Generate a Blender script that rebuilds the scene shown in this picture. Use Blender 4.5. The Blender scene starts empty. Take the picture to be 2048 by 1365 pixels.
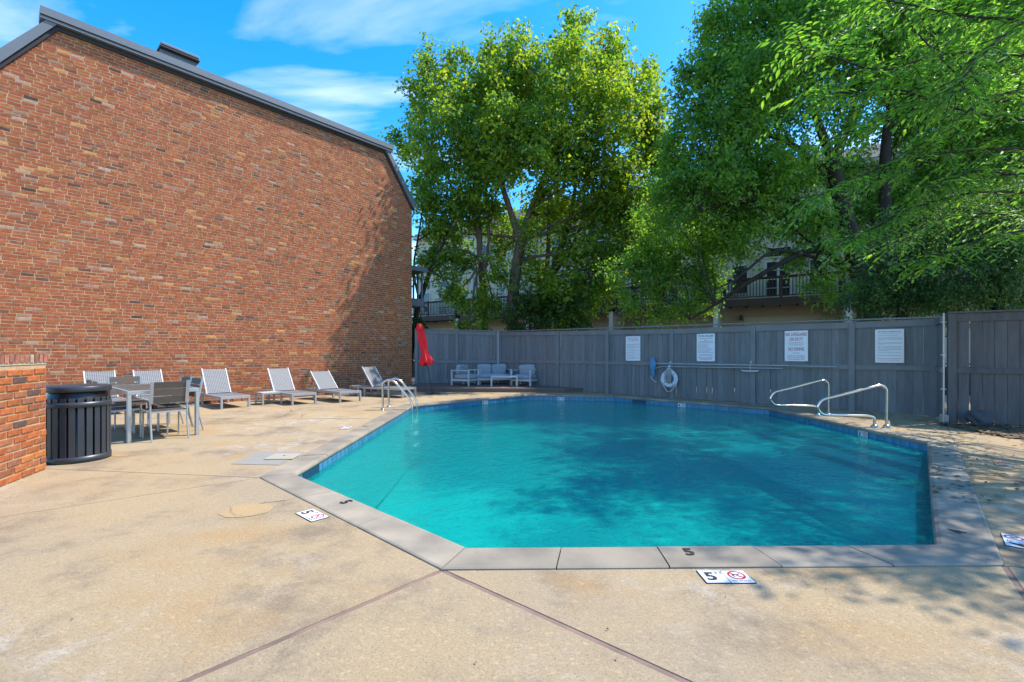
import bpy, bmesh, math, random
import numpy as np
from mathutils import Matrix, Vector, Quaternion, noise as mnoise

random.seed(7)
RNG = np.random.default_rng(11)
scene = bpy.context.scene
COL = scene.collection
R = math.radians

# ------------------------------------------------------------------ camera
HC = 1.30                      # eye height
FPX = 910.0                    # focal length in photo pixels (16 mm on a 36 mm frame)
HORIZON = 706.0
cam_d = bpy.data.cameras.new('camera')
cam_d.sensor_width = 36.0
cam_d.lens = FPX / 2048 * 36.0
cam_d.shift_y = (HORIZON - 682.5) / 2048
cam_d.clip_start = 0.05
cam_d.clip_end = 2000
cam = bpy.data.objects.new('camera', cam_d)
COL.objects.link(cam)
cam.location = (0, 0, HC)
cam.rotation_euler = (R(90), 0, 0)
scene.camera = cam

# ------------------------------------------------------------------ sky, sun, exposure
SUN_AZ, SUN_EL = 17.0, 57.0    # azimuth measured from +X towards +Y
world = bpy.data.worlds.new('World')
scene.world = world
world.use_nodes = True
wn, wl = world.node_tree.nodes, world.node_tree.links
wn.clear()
w_out = wn.new('ShaderNodeOutputWorld')
w_bg = wn.new('ShaderNodeBackground')
w_sky = wn.new('ShaderNodeTexSky')
w_sky.sky_type = 'NISHITA'
w_sky.sun_disc = False
w_sky.sun_elevation = R(SUN_EL)
w_sky.sun_rotation = R(90 - SUN_AZ)
w_sky.air_density = 1.0
w_sky.dust_density = 0.35
w_sky.ozone_density = 3.2
w_bg.inputs['Strength'].default_value = 0.15
# thin high cloud: stretched noise on a plane far above, the same all round the sky
w_tc = wn.new('ShaderNodeTexCoord')
w_sep = wn.new('ShaderNodeSeparateXYZ')
wl.new(w_tc.outputs['Generated'], w_sep.inputs[0])
w_add = wn.new('ShaderNodeMath'); w_add.operation = 'ADD'; w_add.inputs[1].default_value = 0.12
wl.new(w_sep.outputs['Z'], w_add.inputs[0])
w_max = wn.new('ShaderNodeMath'); w_max.operation = 'MAXIMUM'; w_max.inputs[1].default_value = 0.05
wl.new(w_add.outputs[0], w_max.inputs[0])
w_dx = wn.new('ShaderNodeMath'); w_dx.operation = 'DIVIDE'
w_dy = wn.new('ShaderNodeMath'); w_dy.operation = 'DIVIDE'
wl.new(w_sep.outputs['X'], w_dx.inputs[0]); wl.new(w_max.outputs[0], w_dx.inputs[1])
wl.new(w_sep.outputs['Y'], w_dy.inputs[0]); wl.new(w_max.outputs[0], w_dy.inputs[1])
w_comb = wn.new('ShaderNodeCombineXYZ')
wl.new(w_dx.outputs[0], w_comb.inputs[0]); wl.new(w_dy.outputs[0], w_comb.inputs[1])
w_map = wn.new('ShaderNodeMapping')
w_map.inputs['Location'].default_value = (0.35, 0.62, 0.0)
w_map.inputs['Rotation'].default_value = (0, 0, R(6))
w_map.inputs['Scale'].default_value = (0.55, 1.75, 1.0)
wl.new(w_comb.outputs[0], w_map.inputs[0])
w_n = wn.new('ShaderNodeTexNoise')
w_n.inputs['Scale'].default_value = 1.25
w_n.inputs['Detail'].default_value = 7.0
w_n.inputs['Roughness'].default_value = 0.52
w_n.inputs['Distortion'].default_value = 0.35
wl.new(w_map.outputs[0], w_n.inputs['Vector'])
w_ramp = wn.new('ShaderNodeValToRGB')
w_ramp.color_ramp.elements[0].position = 0.50
w_ramp.color_ramp.elements[0].color = (0, 0, 0, 1)
w_ramp.color_ramp.elements[1].position = 0.82
w_ramp.color_ramp.elements[1].color = (1, 1, 1, 1)
wl.new(w_n.outputs['Fac'], w_ramp.inputs[0])
w_hs = wn.new('ShaderNodeHueSaturation')
w_hs.inputs['Hue'].default_value = 0.500
w_hs.inputs['Saturation'].default_value = 1.42
w_hs.inputs['Value'].default_value = 1.04
wl.new(w_sky.outputs[0], w_hs.inputs['Color'])
w_mix = wn.new('ShaderNodeMix'); w_mix.data_type = 'RGBA'
w_mix.inputs['B'].default_value = (4.6, 4.75, 5.0, 1)
wl.new(w_ramp.outputs[0], w_mix.inputs['Factor'])
wl.new(w_hs.outputs[0], w_mix.inputs['A'])
wl.new(w_mix.outputs['Result'], w_bg.inputs['Color'])
wl.new(w_bg.outputs[0], w_out.inputs['Surface'])

S = Vector((math.cos(R(SUN_EL)) * math.cos(R(SUN_AZ)), math.cos(R(SUN_EL)) * math.sin(R(SUN_AZ)), math.sin(R(SUN_EL))))
sun_d = bpy.data.lights.new('sun', 'SUN')
sun_d.energy = 2.65
sun_d.angle = R(0.55)
sun_d.color = (1.0, 0.95, 0.86)
sun = bpy.data.objects.new('sun', sun_d)
COL.objects.link(sun)
sun.location = (20, 10, 30)
sun.rotation_euler = S.to_track_quat('Z', 'Y').to_euler()

scene.view_settings.view_transform = 'Standard'
scene.view_settings.look = 'None'
scene.view_settings.exposure = 1.36
scene.view_settings.gamma = 1.0
scene.view_settings.use_curve_mapping = False
scene.render.engine = 'CYCLES'
scene.cycles.use_denoising = True
scene.cycles.max_bounces = 8
scene.cycles.transparent_max_bounces = 8
scene.cycles.caustics_reflective = False
scene.cycles.caustics_refractive = False
scene.cycles.sample_clamp_indirect = 6.0

# ------------------------------------------------------------------ helpers
def G(x, y, z=0.0):
    """point at height z seen at photo pixel x, y"""
    Y = (HC - z) * FPX / (y - HORIZON)
    return Vector(((x - 1024) * Y / FPX, Y, z))

def W(x, y, Y):
    return Vector(((x - 1024) * Y / FPX, Y, HC - (y - HORIZON) * Y / FPX))

def lin(r, g, b):
    f = lambda c: (c / 255 / 12.92) if c <= 10 else ((c / 255 + 0.055) / 1.055) ** 2.4
    return (f(r), f(g), f(b), 1.0)

MATS = {}
def mat(name, base, rough=0.7, metal=0.0, var=0.0, var_col=None, scale=4.0, bump=0.0, bump_scale=60.0,
        spec=0.5, detail=4.0, stretch=None, fine=0.0, piece=0.0):
    """principled material: base colour mottled towards var_col by noise in object space, fine bump"""
    m = bpy.data.materials.new(name)
    m.use_nodes = True
    nt = m.node_tree; n = nt.nodes; l = nt.links
    p = n['Principled BSDF']
    p.inputs['Roughness'].default_value = rough
    p.inputs['Metallic'].default_value = metal
    p.inputs['Specular IOR Level'].default_value = spec
    base = tuple(base[:3]) + (1.0,)
    p.inputs['Base Color'].default_value = base
    tc = n.new('ShaderNodeTexCoord')
    vec = tc.outputs['Object']
    if stretch:
        mp = n.new('ShaderNodeMapping'); mp.inputs['Scale'].default_value = stretch
        l.new(vec, mp.inputs[0]); vec = mp.outputs[0]
    if var > 0:
        nz = n.new('ShaderNodeTexNoise')
        nz.inputs['Scale'].default_value = scale
        nz.inputs['Detail'].default_value = detail
        l.new(vec, nz.inputs['Vector'])
        rp = n.new('ShaderNodeMapRange')
        rp.inputs['From Min'].default_value = 0.35; rp.inputs['From Max'].default_value = 0.68
        rp.inputs['To Max'].default_value = var
        l.new(nz.outputs['Fac'], rp.inputs['Value'])
        mx = n.new('ShaderNodeMix'); mx.data_type = 'RGBA'
        vc = var_col or tuple(c * 0.5 for c in base[:3])
        mx.inputs['A'].default_value = base
        mx.inputs['B'].default_value = tuple(vc[:3]) + (1.0,)
        l.new(rp.outputs[0], mx.inputs['Factor'])
        l.new(mx.outputs['Result'], p.inputs['Base Color'])
    if piece > 0 and var > 0:
        oi = n.new('ShaderNodeObjectInfo')
        pr_ = n.new('ShaderNodeMapRange'); pr_.inputs['To Min'].default_value = 1 - piece; pr_.inputs['To Max'].default_value = 1 + piece
        l.new(oi.outputs['Random'], pr_.inputs['Value'])
        pm = n.new('ShaderNodeMix'); pm.data_type = 'RGBA'; pm.blend_type = 'MULTIPLY'; pm.inputs['Factor'].default_value = 1
        l.new(mx.outputs['Result'], pm.inputs['A']); l.new(pr_.outputs[0], pm.inputs['B'])
        l.new(pm.outputs['Result'], p.inputs['Base Color'])
    if bump > 0:
        nb = n.new('ShaderNodeTexNoise')
        nb.inputs['Scale'].default_value = bump_scale
        nb.inputs['Detail'].default_value = 3.0
        l.new(vec, nb.inputs['Vector'])
        b = n.new('ShaderNodeBump'); b.inputs['Strength'].default_value = bump
        b.inputs['Distance'].default_value = 0.01
        l.new(nb.outputs['Fac'], b.inputs['Height'])
        l.new(b.outputs[0], p.inputs['Normal'])
    MATS[name] = m
    return m

class MB:
    def __init__(self):
        self.v = []; self.f = []; self.c = []; self.col = None; self.sm = []
    def raw(self, verts, faces, smooth=False):
        o = len(self.v)
        self.v.extend([tuple(p) for p in verts])
        self.f.extend([tuple(i + o for i in f) for f in faces])
        self.sm.extend([smooth] * len(faces))
        if self.col is not None:
            self.c.extend([self.col] * len(verts))
        return self
    def box(self, x0, x1, y0, y1, z0, z1, M=None):
        vs = [Vector(p) for p in ((x0, y0, z0), (x1, y0, z0), (x1, y1, z0), (x0, y1, z0), (x0, y0, z1), (x1, y0, z1), (x1, y1, z1), (x0, y1, z1))]
        if M is not None: vs = [M @ p for p in vs]
        return self.raw(vs, [(0, 3, 2, 1), (4, 5, 6, 7), (0, 1, 5, 4), (1, 2, 6, 5), (2, 3, 7, 6), (3, 0, 4, 7)])
    def bbox(self, x0, x1, y0, y1, z0, z1, b, M=None):
        """box with chamfered edges"""
        bm = bmesh.new()
        bmesh.ops.create_cube(bm, size=1.0)
        for v in bm.verts:
            v.co = Vector((x0 + (v.co.x + .5) * (x1 - x0), y0 + (v.co.y + .5) * (y1 - y0), z0 + (v.co.z + .5) * (z1 - z0)))
        bmesh.ops.bevel(bm, geom=list(bm.edges), offset=b, segments=2, profile=0.5, affect='EDGES')
        bm.verts.index_update()
        vs = [(M @ v.co) if M is not None else v.co.copy() for v in bm.verts]
        fs = [tuple(v.index for v in f.verts) for f in bm.faces]
        bm.free()
        return self.raw(vs, fs)
    def beam(self, a, b, w, h, up=(0, 0, 1)):
        """rectangular bar from a to b: w across, h along up"""
        a = Vector(a); b = Vector(b); d = (b - a); L = d.length; d.normalize()
        up = Vector(up)
        s = d.cross(up)
        if s.length < 1e-5: s = d.cross(Vector((0, 1, 0)))
        s.normalize(); u = s.cross(d)
        vs = []
        for p in (a, b):
            for (i, j) in ((-1, -1), (1, -1), (1, 1), (-1, 1)):
                vs.append(p + s * (i * w / 2) + u * (j * h / 2))
        return self.raw(vs, [(0, 1, 2, 3), (7, 6, 5, 4), (0, 4, 5, 1), (1, 5, 6, 2), (2, 6, 7, 3), (3, 7, 4, 0)])
    def tube(self, pts, rad, sides=8, caps=True, smooth=True):
        pts = [Vector(p) for p in pts]
        n = len(pts)
        if not hasattr(rad, '__len__'): rad = [rad] * n
        vs = []
        prev = None
        for i in range(n):
            d = (pts[min(i + 1, n - 1)] - pts[max(i - 1, 0)]).normalized()
            if prev is None:
                ref = Vector((0, 0, 1)) if abs(d.z) < 0.9 else Vector((1, 0, 0))
                s = d.cross(ref).normalized()
            else:
                s = (prev - d * prev.dot(d))
                s = s.normalized() if s.length > 1e-6 else d.orthogonal().normalized()
            prev = s
            u = d.cross(s)
            for k in range(sides):
                a = 2 * math.pi * k / sides
                vs.append(pts[i] + (s * math.cos(a) + u * math.sin(a)) * rad[i])
        fs = []
        for i in range(n - 1):
            for k in range(sides):
                k2 = (k + 1) % sides
                fs.append((i * sides + k, i * sides + k2, (i + 1) * sides + k2, (i + 1) * sides + k))
        self.raw(vs, fs, smooth)
        if caps:
            self.raw(vs[:sides], [tuple(range(sides - 1, -1, -1))])
            self.raw(vs[-sides:], [tuple(range(sides))])
        return self
    def lathe(self, prof, seg=32, center=(0, 0, 0), smooth=True, star=None):
        vs = []; fs = []
        for (r, z) in prof:
            for k in range(seg):
                a = 2 * math.pi * k / seg
                rr = r
                if star: rr = r * (1 + star[0] * math.cos(star[1] * a + star[2] * z))
                vs.append((center[0] + rr * math.cos(a), center[1] + rr * math.sin(a), center[2] + z))
        for i in range(len(prof) - 1):
            for k in range(seg):
                k2 = (k + 1) % seg
                fs.append((i * seg + k, i * seg + k2, (i + 1) * seg + k2, (i + 1) * seg + k))
        return self.raw(vs, fs, smooth)
    def prism(self, poly, z0, z1):
        n = len(poly)
        vs = [(p[0], p[1], z0) for p in poly] + [(p[0], p[1], z1) for p in poly]
        fs = [tuple(range(n - 1, -1, -1)), tuple(range(n, 2 * n))]
        fs += [(i, (i + 1) % n, n + (i + 1) % n, n + i) for i in range(n)]
        return self.raw(vs, fs)
    def mesh(self, name):
        me = bpy.data.meshes.new(name)
        me.from_pydata(self.v, [], self.f)
        if any(self.sm):
            me.polygons.foreach_set('use_smooth', self.sm)
        if self.c:
            at = me.color_attributes.new('tone', 'FLOAT_COLOR', 'POINT')
            at.data.foreach_set('color', np.array([tuple(c[:3]) + (1.0,) for c in self.c], dtype=np.float32).ravel())
        me.update()
        return me
    def build(self, name, material, parent=None, world=False, loc=None):
        o = bpy.data.objects.new(name, self.mesh(name))
        if material is not None: o.data.materials.append(material)
        link(o, parent, world)
        if loc is not None: o.location = loc
        return o

PM = {}
def link(o, parent=None, world=False):
    COL.objects.link(o)
    if parent is not None:
        o.parent = parent
        if world:
            o.matrix_parent_inverse = PM.get(parent.name, Matrix.Identity(4)).inverted()

def tag(o, label=None, cat=None, group=None, kind=None):
    if label: o['label'] = label
    if cat: o['category'] = cat
    if group: o['group'] = group
    if kind: o['kind'] = kind
    return o

def thing(name, label, cat, M=None, loc=(0, 0, 0), rz=0.0, group=None):
    o = bpy.data.objects.new(name, None)
    COL.objects.link(o)
    o.empty_display_size = 0.2
    if M is None: M = Matrix.Translation(Vector(loc)) @ Matrix.Rotation(rz, 4, 'Z')
    o.matrix_world = M
    PM[o.name] = M.copy()
    return tag(o, label, cat, group)

def copy_tree(o, M, label=None, group=None):
    c = o.copy(); COL.objects.link(c)
    c.matrix_world = M
    PM[c.name] = M.copy()
    if label: c['label'] = label
    if group: c['group'] = group
    for ch in o.children:
        k = ch.copy(); COL.objects.link(k); k.parent = c
        for g in ch.children:
            q = g.copy(); COL.objects.link(q); q.parent = k
    return c

def inst(name, me, parent, M, world=True):
    """one more piece sharing mesh data, placed by matrix M"""
    o = bpy.data.objects.new(name, me)
    link(o, parent, world)
    o.matrix_basis = M
    return o

def frame(o, x, z=(0, 0, 1)):
    """matrix with origin o, X axis x, Z axis near z"""
    x = Vector(x).normalized(); z = Vector(z)
    y = z.cross(x).normalized(); z = x.cross(y)
    M = Matrix((x, y, z)).transposed().to_4x4()
    M.translation = Vector(o)
    return M

def text_mb(body, size, align='CENTER', bold=0.0, spacing=1.0, depth=0.0):
    cu = bpy.data.curves.new('lettering', 'FONT')
    cu.body = body; cu.size = size; cu.align_x = align; cu.align_y = 'CENTER'
    cu.offset = bold * size; cu.space_character = spacing; cu.resolution_u = 3
    o = bpy.data.objects.new('lettering', cu)
    COL.objects.link(o)
    dg = bpy.context.evaluated_depsgraph_get()
    me = bpy.data.meshes.new_from_object(o.evaluated_get(dg))
    bpy.data.objects.remove(o); bpy.data.curves.remove(cu)
    return me

def offset_poly(poly, d):
    """inward offset (counter-clockwise polygon), d may be a list per edge"""
    n = len(poly)
    ds = d if hasattr(d, '__len__') else [d] * n
    P = [Vector((p[0], p[1])) for p in poly]
    out = []
    for i in range(n):
        a, b, c = P[i - 1], P[i], P[(i + 1) % n]
        e1 = (b - a).normalized(); e2 = (c - b).normalized()
        n1 = Vector((-e1.y, e1.x)); n2 = Vector((-e2.y, e2.x))
        d1, d2 = ds[i - 1], ds[i]
        cr = e1.x * e2.y - e1.y * e2.x
        if abs(cr) < 1e-4:
            out.append(b + n1 * d1)
        else:
            p1 = b + n1 * d1; p2 = b + n2 * d2
            t = ((p2 - p1).x * e2.y - (p2 - p1).y * e2.x) / cr
            out.append(p1 + e1 * t)
    return out

def ccw(poly):
    a = sum(poly[i][0] * poly[(i + 1) % len(poly)][1] - poly[(i + 1) % len(poly)][0] * poly[i][1] for i in range(len(poly)))
    return poly if a > 0 else poly[::-1]

def jit(c, a):
    k = 1 + random.uniform(-a, a)
    return tuple(max(0.0, x * k * (1 + random.uniform(-a, a) * 0.25)) for x in c[:3]) + (1.0,)

# ------------------------------------------------------------------ materials
def brick_material():
    m = bpy.data.materials.new('fired clay brick'); m.use_nodes = True
    n = m.node_tree.nodes; l = m.node_tree.links
    p = n['Principled BSDF']; p.inputs['Roughness'].default_value = 0.88
    p.inputs['Specular IOR Level'].default_value = 0.2
    at = n.new('ShaderNodeAttribute'); at.attribute_name = 'tone'
    tc = n.new('ShaderNodeTexCoord')
    nz = n.new('ShaderNodeTexNoise'); nz.inputs['Scale'].default_value = 16; nz.inputs['Detail'].default_value = 5
    l.new(tc.outputs['Object'], nz.inputs['Vector'])
    rp = n.new('ShaderNodeMapRange'); rp.inputs['To Min'].default_value = 0.76; rp.inputs['To Max'].default_value = 1.24
    rp.inputs['From Min'].default_value = 0.3; rp.inputs['From Max'].default_value = 0.7
    l.new(nz.outputs['Fac'], rp.inputs['Value'])
    mul = n.new('ShaderNodeMix'); mul.data_type = 'RGBA'; mul.blend_type = 'MULTIPLY'; mul.inputs['Factor'].default_value = 1
    l.new(at.outputs['Color'], mul.inputs['A']); l.new(rp.outputs[0], mul.inputs['B'])
    # mortar smears and lime bloom
    n2 = n.new('ShaderNodeTexNoise'); n2.inputs['Scale'].default_value = 5.0; n2.inputs['Detail'].default_value = 6
    n2.inputs['Roughness'].default_value = 0.7
    l.new(tc.outputs['Object'], n2.inputs['Vector'])
    r2 = n.new('ShaderNodeMapRange'); r2.inputs['From Min'].default_value = 0.55; r2.inputs['From Max'].default_value = 0.78
    r2.inputs['To Max'].default_value = 0.35
    l.new(n2.outputs['Fac'], r2.inputs['Value'])
    mx = n.new('ShaderNodeMix'); mx.data_type = 'RGBA'
    mx.inputs['B'].default_value = (0.36, 0.25, 0.165, 1)
    l.new(r2.outputs[0], mx.inputs['Factor']); l.new(mul.outputs['Result'], mx.inputs['A'])
    l.new(mx.outputs['Result'], p.inputs['Base Color'])
    nb = n.new('ShaderNodeTexNoise'); nb.inputs['Scale'].default_value = 90; nb.inputs['Detail'].default_value = 3
    l.new(tc.outputs['Object'], nb.inputs['Vector'])
    b = n.new('ShaderNodeBump'); b.inputs['Strength'].default_value = 0.5; b.inputs['Distance'].default_value = 0.006
    l.new(nb.outputs['Fac'], b.inputs['Height']); l.new(b.outputs[0], p.inputs['Normal'])
    return m

def concrete_material():
    m = bpy.data.materials.new('textured tan concrete'); m.use_nodes = True
    n = m.node_tree.nodes; l = m.node_tree.links
    p = n['Principled BSDF']; p.inputs['Roughness'].default_value = 0.9
    p.inputs['Specular IOR Level'].default_value = 0.2
    tc = n.new('ShaderNodeTexCoord')
    def noise(scale, detail=4, rough=0.5, stretch=None):
        z = n.new('ShaderNodeTexNoise'); z.inputs['Scale'].default_value = scale
        z.inputs['Detail'].default_value = detail; z.inputs['Roughness'].default_value = rough
        src = tc.outputs['Object']
        if stretch:
            mp = n.new('ShaderNodeMapping'); mp.inputs['Scale'].default_value = stretch
            l.new(src, mp.inputs[0]); src = mp.outputs[0]
        l.new(src, z.inputs['Vector']); return z.outputs['Fac']
    def rng(v, a, b, t):
        q = n.new('ShaderNodeMapRange'); q.inputs['From Min'].default_value = a; q.inputs['From Max'].default_value = b
        q.inputs['To Max'].default_value = t; q.interpolation_type = 'SMOOTHSTEP'
        l.new(v, q.inputs['Value']); return q.outputs[0]
    def mix(a, b, f):
        x = n.new('ShaderNodeMix'); x.data_type = 'RGBA'
        if isinstance(a, tuple): x.inputs['A'].default_value = a
        else: l.new(a, x.inputs['A'])
        x.inputs['B'].default_value = b
        l.new(f, x.inputs['Factor']); return x.outputs['Result']
    c = mix((0.450, 0.328, 0.188, 1), (0.400, 0.305, 0.196, 1), rng(noise(0.55, 6, 0.6), 0.40, 0.60, 1.0))
    c = mix(c, (0.250, 0.185, 0.120, 1), rng(noise(1.1, 9, 0.72), 0.48, 0.66, 0.85))
    c = mix(c, (0.45, 0.285, 0.130, 1), rng(noise(0.8, 6, 0.62, (1, 1.4, 1)), 0.5, 0.68, 0.75))
    # lime bloom: pale scuffed patches
    bl = n.new('ShaderNodeMath'); bl.operation = 'MULTIPLY'
    l.new(rng(noise(0.42, 4, 0.6, (1, 1, 3)), 0.50, 0.64, 1.0), bl.inputs[0])
    l.new(rng(noise(5.0, 9, 0.8), 0.46, 0.62, 0.9), bl.inputs[1])
    c = mix(c, (0.52, 0.46, 0.39, 1), bl.outputs[0])
    # speckle of the knock-down texture
    c = mix(c, (0.19, 0.13, 0.08, 1), rng(noise(85, 5, 0.8), 0.53, 0.68, 0.95))
    c = mix(c, (0.56, 0.45, 0.31, 1), rng(noise(60, 6, 0.8), 0.54, 0.70, 0.6))
    l.new(c, p.inputs['Base Color'])
    b1 = n.new('ShaderNodeBump'); b1.inputs['Strength'].default_value = 0.62; b1.inputs['Distance'].default_value = 0.006
    l.new(rng(noise(26, 8, 0.78, (1, 1.3, 1)), 0.40, 0.62, 1.0), b1.inputs['Height'])
    b2 = n.new('ShaderNodeBump'); b2.inputs['Strength'].default_value = 0.35; b2.inputs['Distance'].default_value = 0.004
    l.new(noise(170, 2), b2.inputs['Height']); l.new(b1.outputs[0], b2.inputs['Normal'])
    l.new(b2.outputs[0], p.inputs['Normal'])
    return m

def leaf_material(name, dark, mid, light, trans=0.42, rough=0.5):
    m = bpy.data.materials.new(name); m.use_nodes = True
    n = m.node_tree.nodes; l = m.node_tree.links
    out = n['Material Output']; p = n['Principled BSDF']
    p.inputs['Roughness'].default_value = rough; p.inputs['Specular IOR Level'].default_value = 0.4
    at = n.new('ShaderNodeAttribute'); at.attribute_name = 'tone'
    cr = n.new('ShaderNodeValToRGB')
    e = cr.color_ramp.elements
    e[0].position = 0.0; e[0].color = tuple(dark) + (1,)
    e[1].position = 1.0; e[1].color = tuple(light) + (1,)
    k = e.new(0.55); k.color = tuple(mid) + (1,)
    l.new(at.outputs['Fac'], cr.inputs[0])
    l.new(cr.outputs[0], p.inputs['Base Color'])
    t = n.new('ShaderNodeBsdfTranslucent')
    g = n.new('ShaderNodeMix'); g.data_type = 'RGBA'; g.blend_type = 'MULTIPLY'; g.inputs['Factor'].default_value = 1
    g.inputs['B'].default_value = (2.4, 2.2, 0.75, 1)
    l.new(cr.outputs[0], g.inputs['A']); l.new(g.outputs['Result'], t.inputs['Color'])
    ms = n.new('ShaderNodeMixShader'); ms.inputs[0].default_value = trans
    l.new(p.outputs[0], ms.inputs[1]); l.new(t.outputs[0], ms.inputs[2])
    l.new(ms.outputs[0], out.inputs['Surface'])
    return m

def water_material():
    m = bpy.data.materials.new('pool water'); m.use_nodes = True
    n = m.node_tree.nodes; l = m.node_tree.links
    n.remove(n['Principled BSDF']); out = n['Material Output']
    tc = n.new('ShaderNodeTexCoord')
    def noise(scale, detail, dist=0.0, stretch=(1, 1, 1)):
        mp = n.new('ShaderNodeMapping'); mp.inputs['Scale'].default_value = stretch
        l.new(tc.outputs['Object'], mp.inputs[0])
        z = n.new('ShaderNodeTexNoise'); z.inputs['Scale'].default_value = scale; z.inputs['Detail'].default_value = detail
        z.inputs['Distortion'].default_value = dist
        l.new(mp.outputs[0], z.inputs['Vector']); return z.outputs['Fac']
    b1 = n.new('ShaderNodeBump'); b1.inputs['Strength'].default_value = 0.40; b1.inputs['Distance'].default_value = 0.06
    l.new(noise(3.2, 3, 0.6), b1.inputs['Height'])
    b2 = n.new('ShaderNodeBump'); b2.inputs['Strength'].default_value = 0.75; b2.inputs['Distance'].default_value = 0.02
    l.new(noise(17, 3, 0.9, (1, 0.8, 1)), b2.inputs['Height']); l.new(b1.outputs[0], b2.inputs['Normal'])
    tr = n.new('ShaderNodeBsdfTransparent'); tr.inputs['Color'].default_value = (0.44, 0.92, 0.90, 1)
    df = n.new('ShaderNodeSubsurfaceScattering'); df.falloff = 'RANDOM_WALK'; df.inputs['Color'].default_value = (0.005, 0.33, 0.30, 1)
    df.inputs['Scale'].default_value = 1.0; df.inputs['Radius'].default_value = (0.06, 0.34, 0.38); df.inputs['IOR'].default_value = 1.33
    l.new(b2.outputs[0], df.inputs['Normal'])
    mx = n.new('ShaderNodeMixShader'); mx.inputs[0].default_value = 0.40
    l.new(tr.outputs[0], mx.inputs[1]); l.new(df.outputs[0], mx.inputs[2])
    gl = n.new('ShaderNodeBsdfGlossy'); gl.inputs['Roughness'].default_value = 0.03
    l.new(b2.outputs[0], gl.inputs['Normal'])
    fr = n.new('ShaderNodeFresnel'); fr.inputs['IOR'].default_value = 1.16
    l.new(b2.outputs[0], fr.inputs['Normal'])
    geo = n.new('ShaderNodeNewGeometry')          # seen from below, the surface only lets light through
    inv = n.new('ShaderNodeMath'); inv.operation = 'SUBTRACT'; inv.inputs[0].default_value = 1.0
    l.new(geo.outputs['Backfacing'], inv.inputs[1])
    k1 = n.new('ShaderNodeMath'); k1.operation = 'MULTIPLY'; k1.inputs[1].default_value = 0.42
    l.new(inv.outputs[0], k1.inputs[0]); l.new(k1.outputs[0], mx.inputs[0])
    k2 = n.new('ShaderNodeMath'); k2.operation = 'MULTIPLY'
    l.new(inv.outputs[0], k2.inputs[0]); l.new(fr.outputs[0], k2.inputs[1])
    m2 = n.new('ShaderNodeMixShader')
    l.new(k2.outputs[0], m2.inputs[0]); l.new(mx.outputs[0], m2.inputs[1]); l.new(gl.outputs[0], m2.inputs[2])
    l.new(m2.outputs[0], out.inputs['Surface'])
    return m

def weave_material():
    m = bpy.data.materials.new('woven grey sling'); m.use_nodes = True
    n = m.node_tree.nodes; l = m.node_tree.links
    p = n['Principled BSDF']; p.inputs['Roughness'].default_value = 0.6
    tc = n.new('ShaderNodeTexCoord')
    ck = n.new('ShaderNodeTexChecker'); ck.inputs['Scale'].default_value = 38
    mp = n.new('ShaderNodeMapping'); mp.inputs['Rotation'].default_value = (0, 0, R(45)); mp.inputs['Scale'].default_value = (1.0, 1.0, 0.0)
    l.new(tc.outputs['Object'], mp.inputs[0]); l.new(mp.outputs[0], ck.inputs['Vector'])
    ck.inputs['Color1'].default_value = (0.25, 0.25, 0.255, 1); ck.inputs['Color2'].default_value = (0.08, 0.08, 0.085, 1)
    l.new(ck.outputs['Color'], p.inputs['Base Color'])
    b = n.new('ShaderNodeBump'); b.inputs['Strength'].default_value = 0.4; b.inputs['Distance'].default_value = 0.004
    l.new(ck.outputs['Fac'], b.inputs['Height']); l.new(b.outputs[0], p.inputs['Normal'])
    return m

M_BRICK = brick_material()
M_MORTAR = mat('lime mortar', (0.56, 0.39, 0.225), 0.95, var=0.7, var_col=(0.27, 0.19, 0.12), scale=6, bump=0.5, bump_scale=80, spec=0.1)
M_CONC = concrete_material()
M_COPING = mat('cast stone coping', (0.335, 0.278, 0.205), 0.8, var=1.0, var_col=(0.21, 0.178, 0.138), scale=2.6, bump=0.25, bump_scale=90, spec=0.3, detail=7, piece=0.14)
M_CAULK = mat('brown joint sealant', (0.27, 0.17, 0.125), 0.75, var=0.8, var_col=(0.13, 0.085, 0.065), scale=5, bump=0.3, bump_scale=30)
M_CRACK = mat('dirt filled crack', (0.10, 0.07, 0.045), 0.95)
M_PLASTER = mat('turquoise pool plaster', (0.07, 0.56, 0.52), 0.8, var=0.6, var_col=(0.05, 0.44, 0.43), scale=1.2)
M_TILE_A = mat('blue glazed tile', (0.045, 0.17, 0.33), 0.18, var=0.6, var_col=(0.10, 0.30, 0.42), scale=14, piece=0.14)
M_GROUT = mat('pale tile grout', (0.30, 0.42, 0.46), 0.85)
M_WATER = water_material()
M_STEPDARK = mat('navy step trim', (0.01, 0.05, 0.10), 0.4)
M_FENCE = mat('slate grey stained boards', (0.190, 0.196, 0.196), 0.72, var=0.6, var_col=(0.125, 0.130, 0.134), scale=3.0, bump=0.3, bump_scale=24, stretch=(6, 6, 0.8), spec=0.35, piece=0.14)
M_FENCE_T = mat('slate grey fence trim', (0.200, 0.207, 0.208), 0.65, var=0.7, var_col=(0.150, 0.156, 0.160), scale=3.0, bump=0.2, bump_scale=24, spec=0.4)
M_FENCE_R = mat('faded brown grey boards', (0.125, 0.118, 0.118), 0.75, var=0.8, var_col=(0.085, 0.080, 0.082), scale=3.0, bump=0.4, bump_scale=24, stretch=(6, 6, 0.8), spec=0.3, piece=0.14)
M_TRIM = mat('grey painted roof metal', (0.17, 0.185, 0.195), 0.45, var=0.4, var_col=(0.14, 0.152, 0.162), scale=1.5, spec=0.5)
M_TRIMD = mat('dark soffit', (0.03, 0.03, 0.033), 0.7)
M_ROOF = mat('dark shingle roof', (0.055, 0.05, 0.05), 0.9, var=0.8, scale=6, bump=0.5, bump_scale=30)
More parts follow.
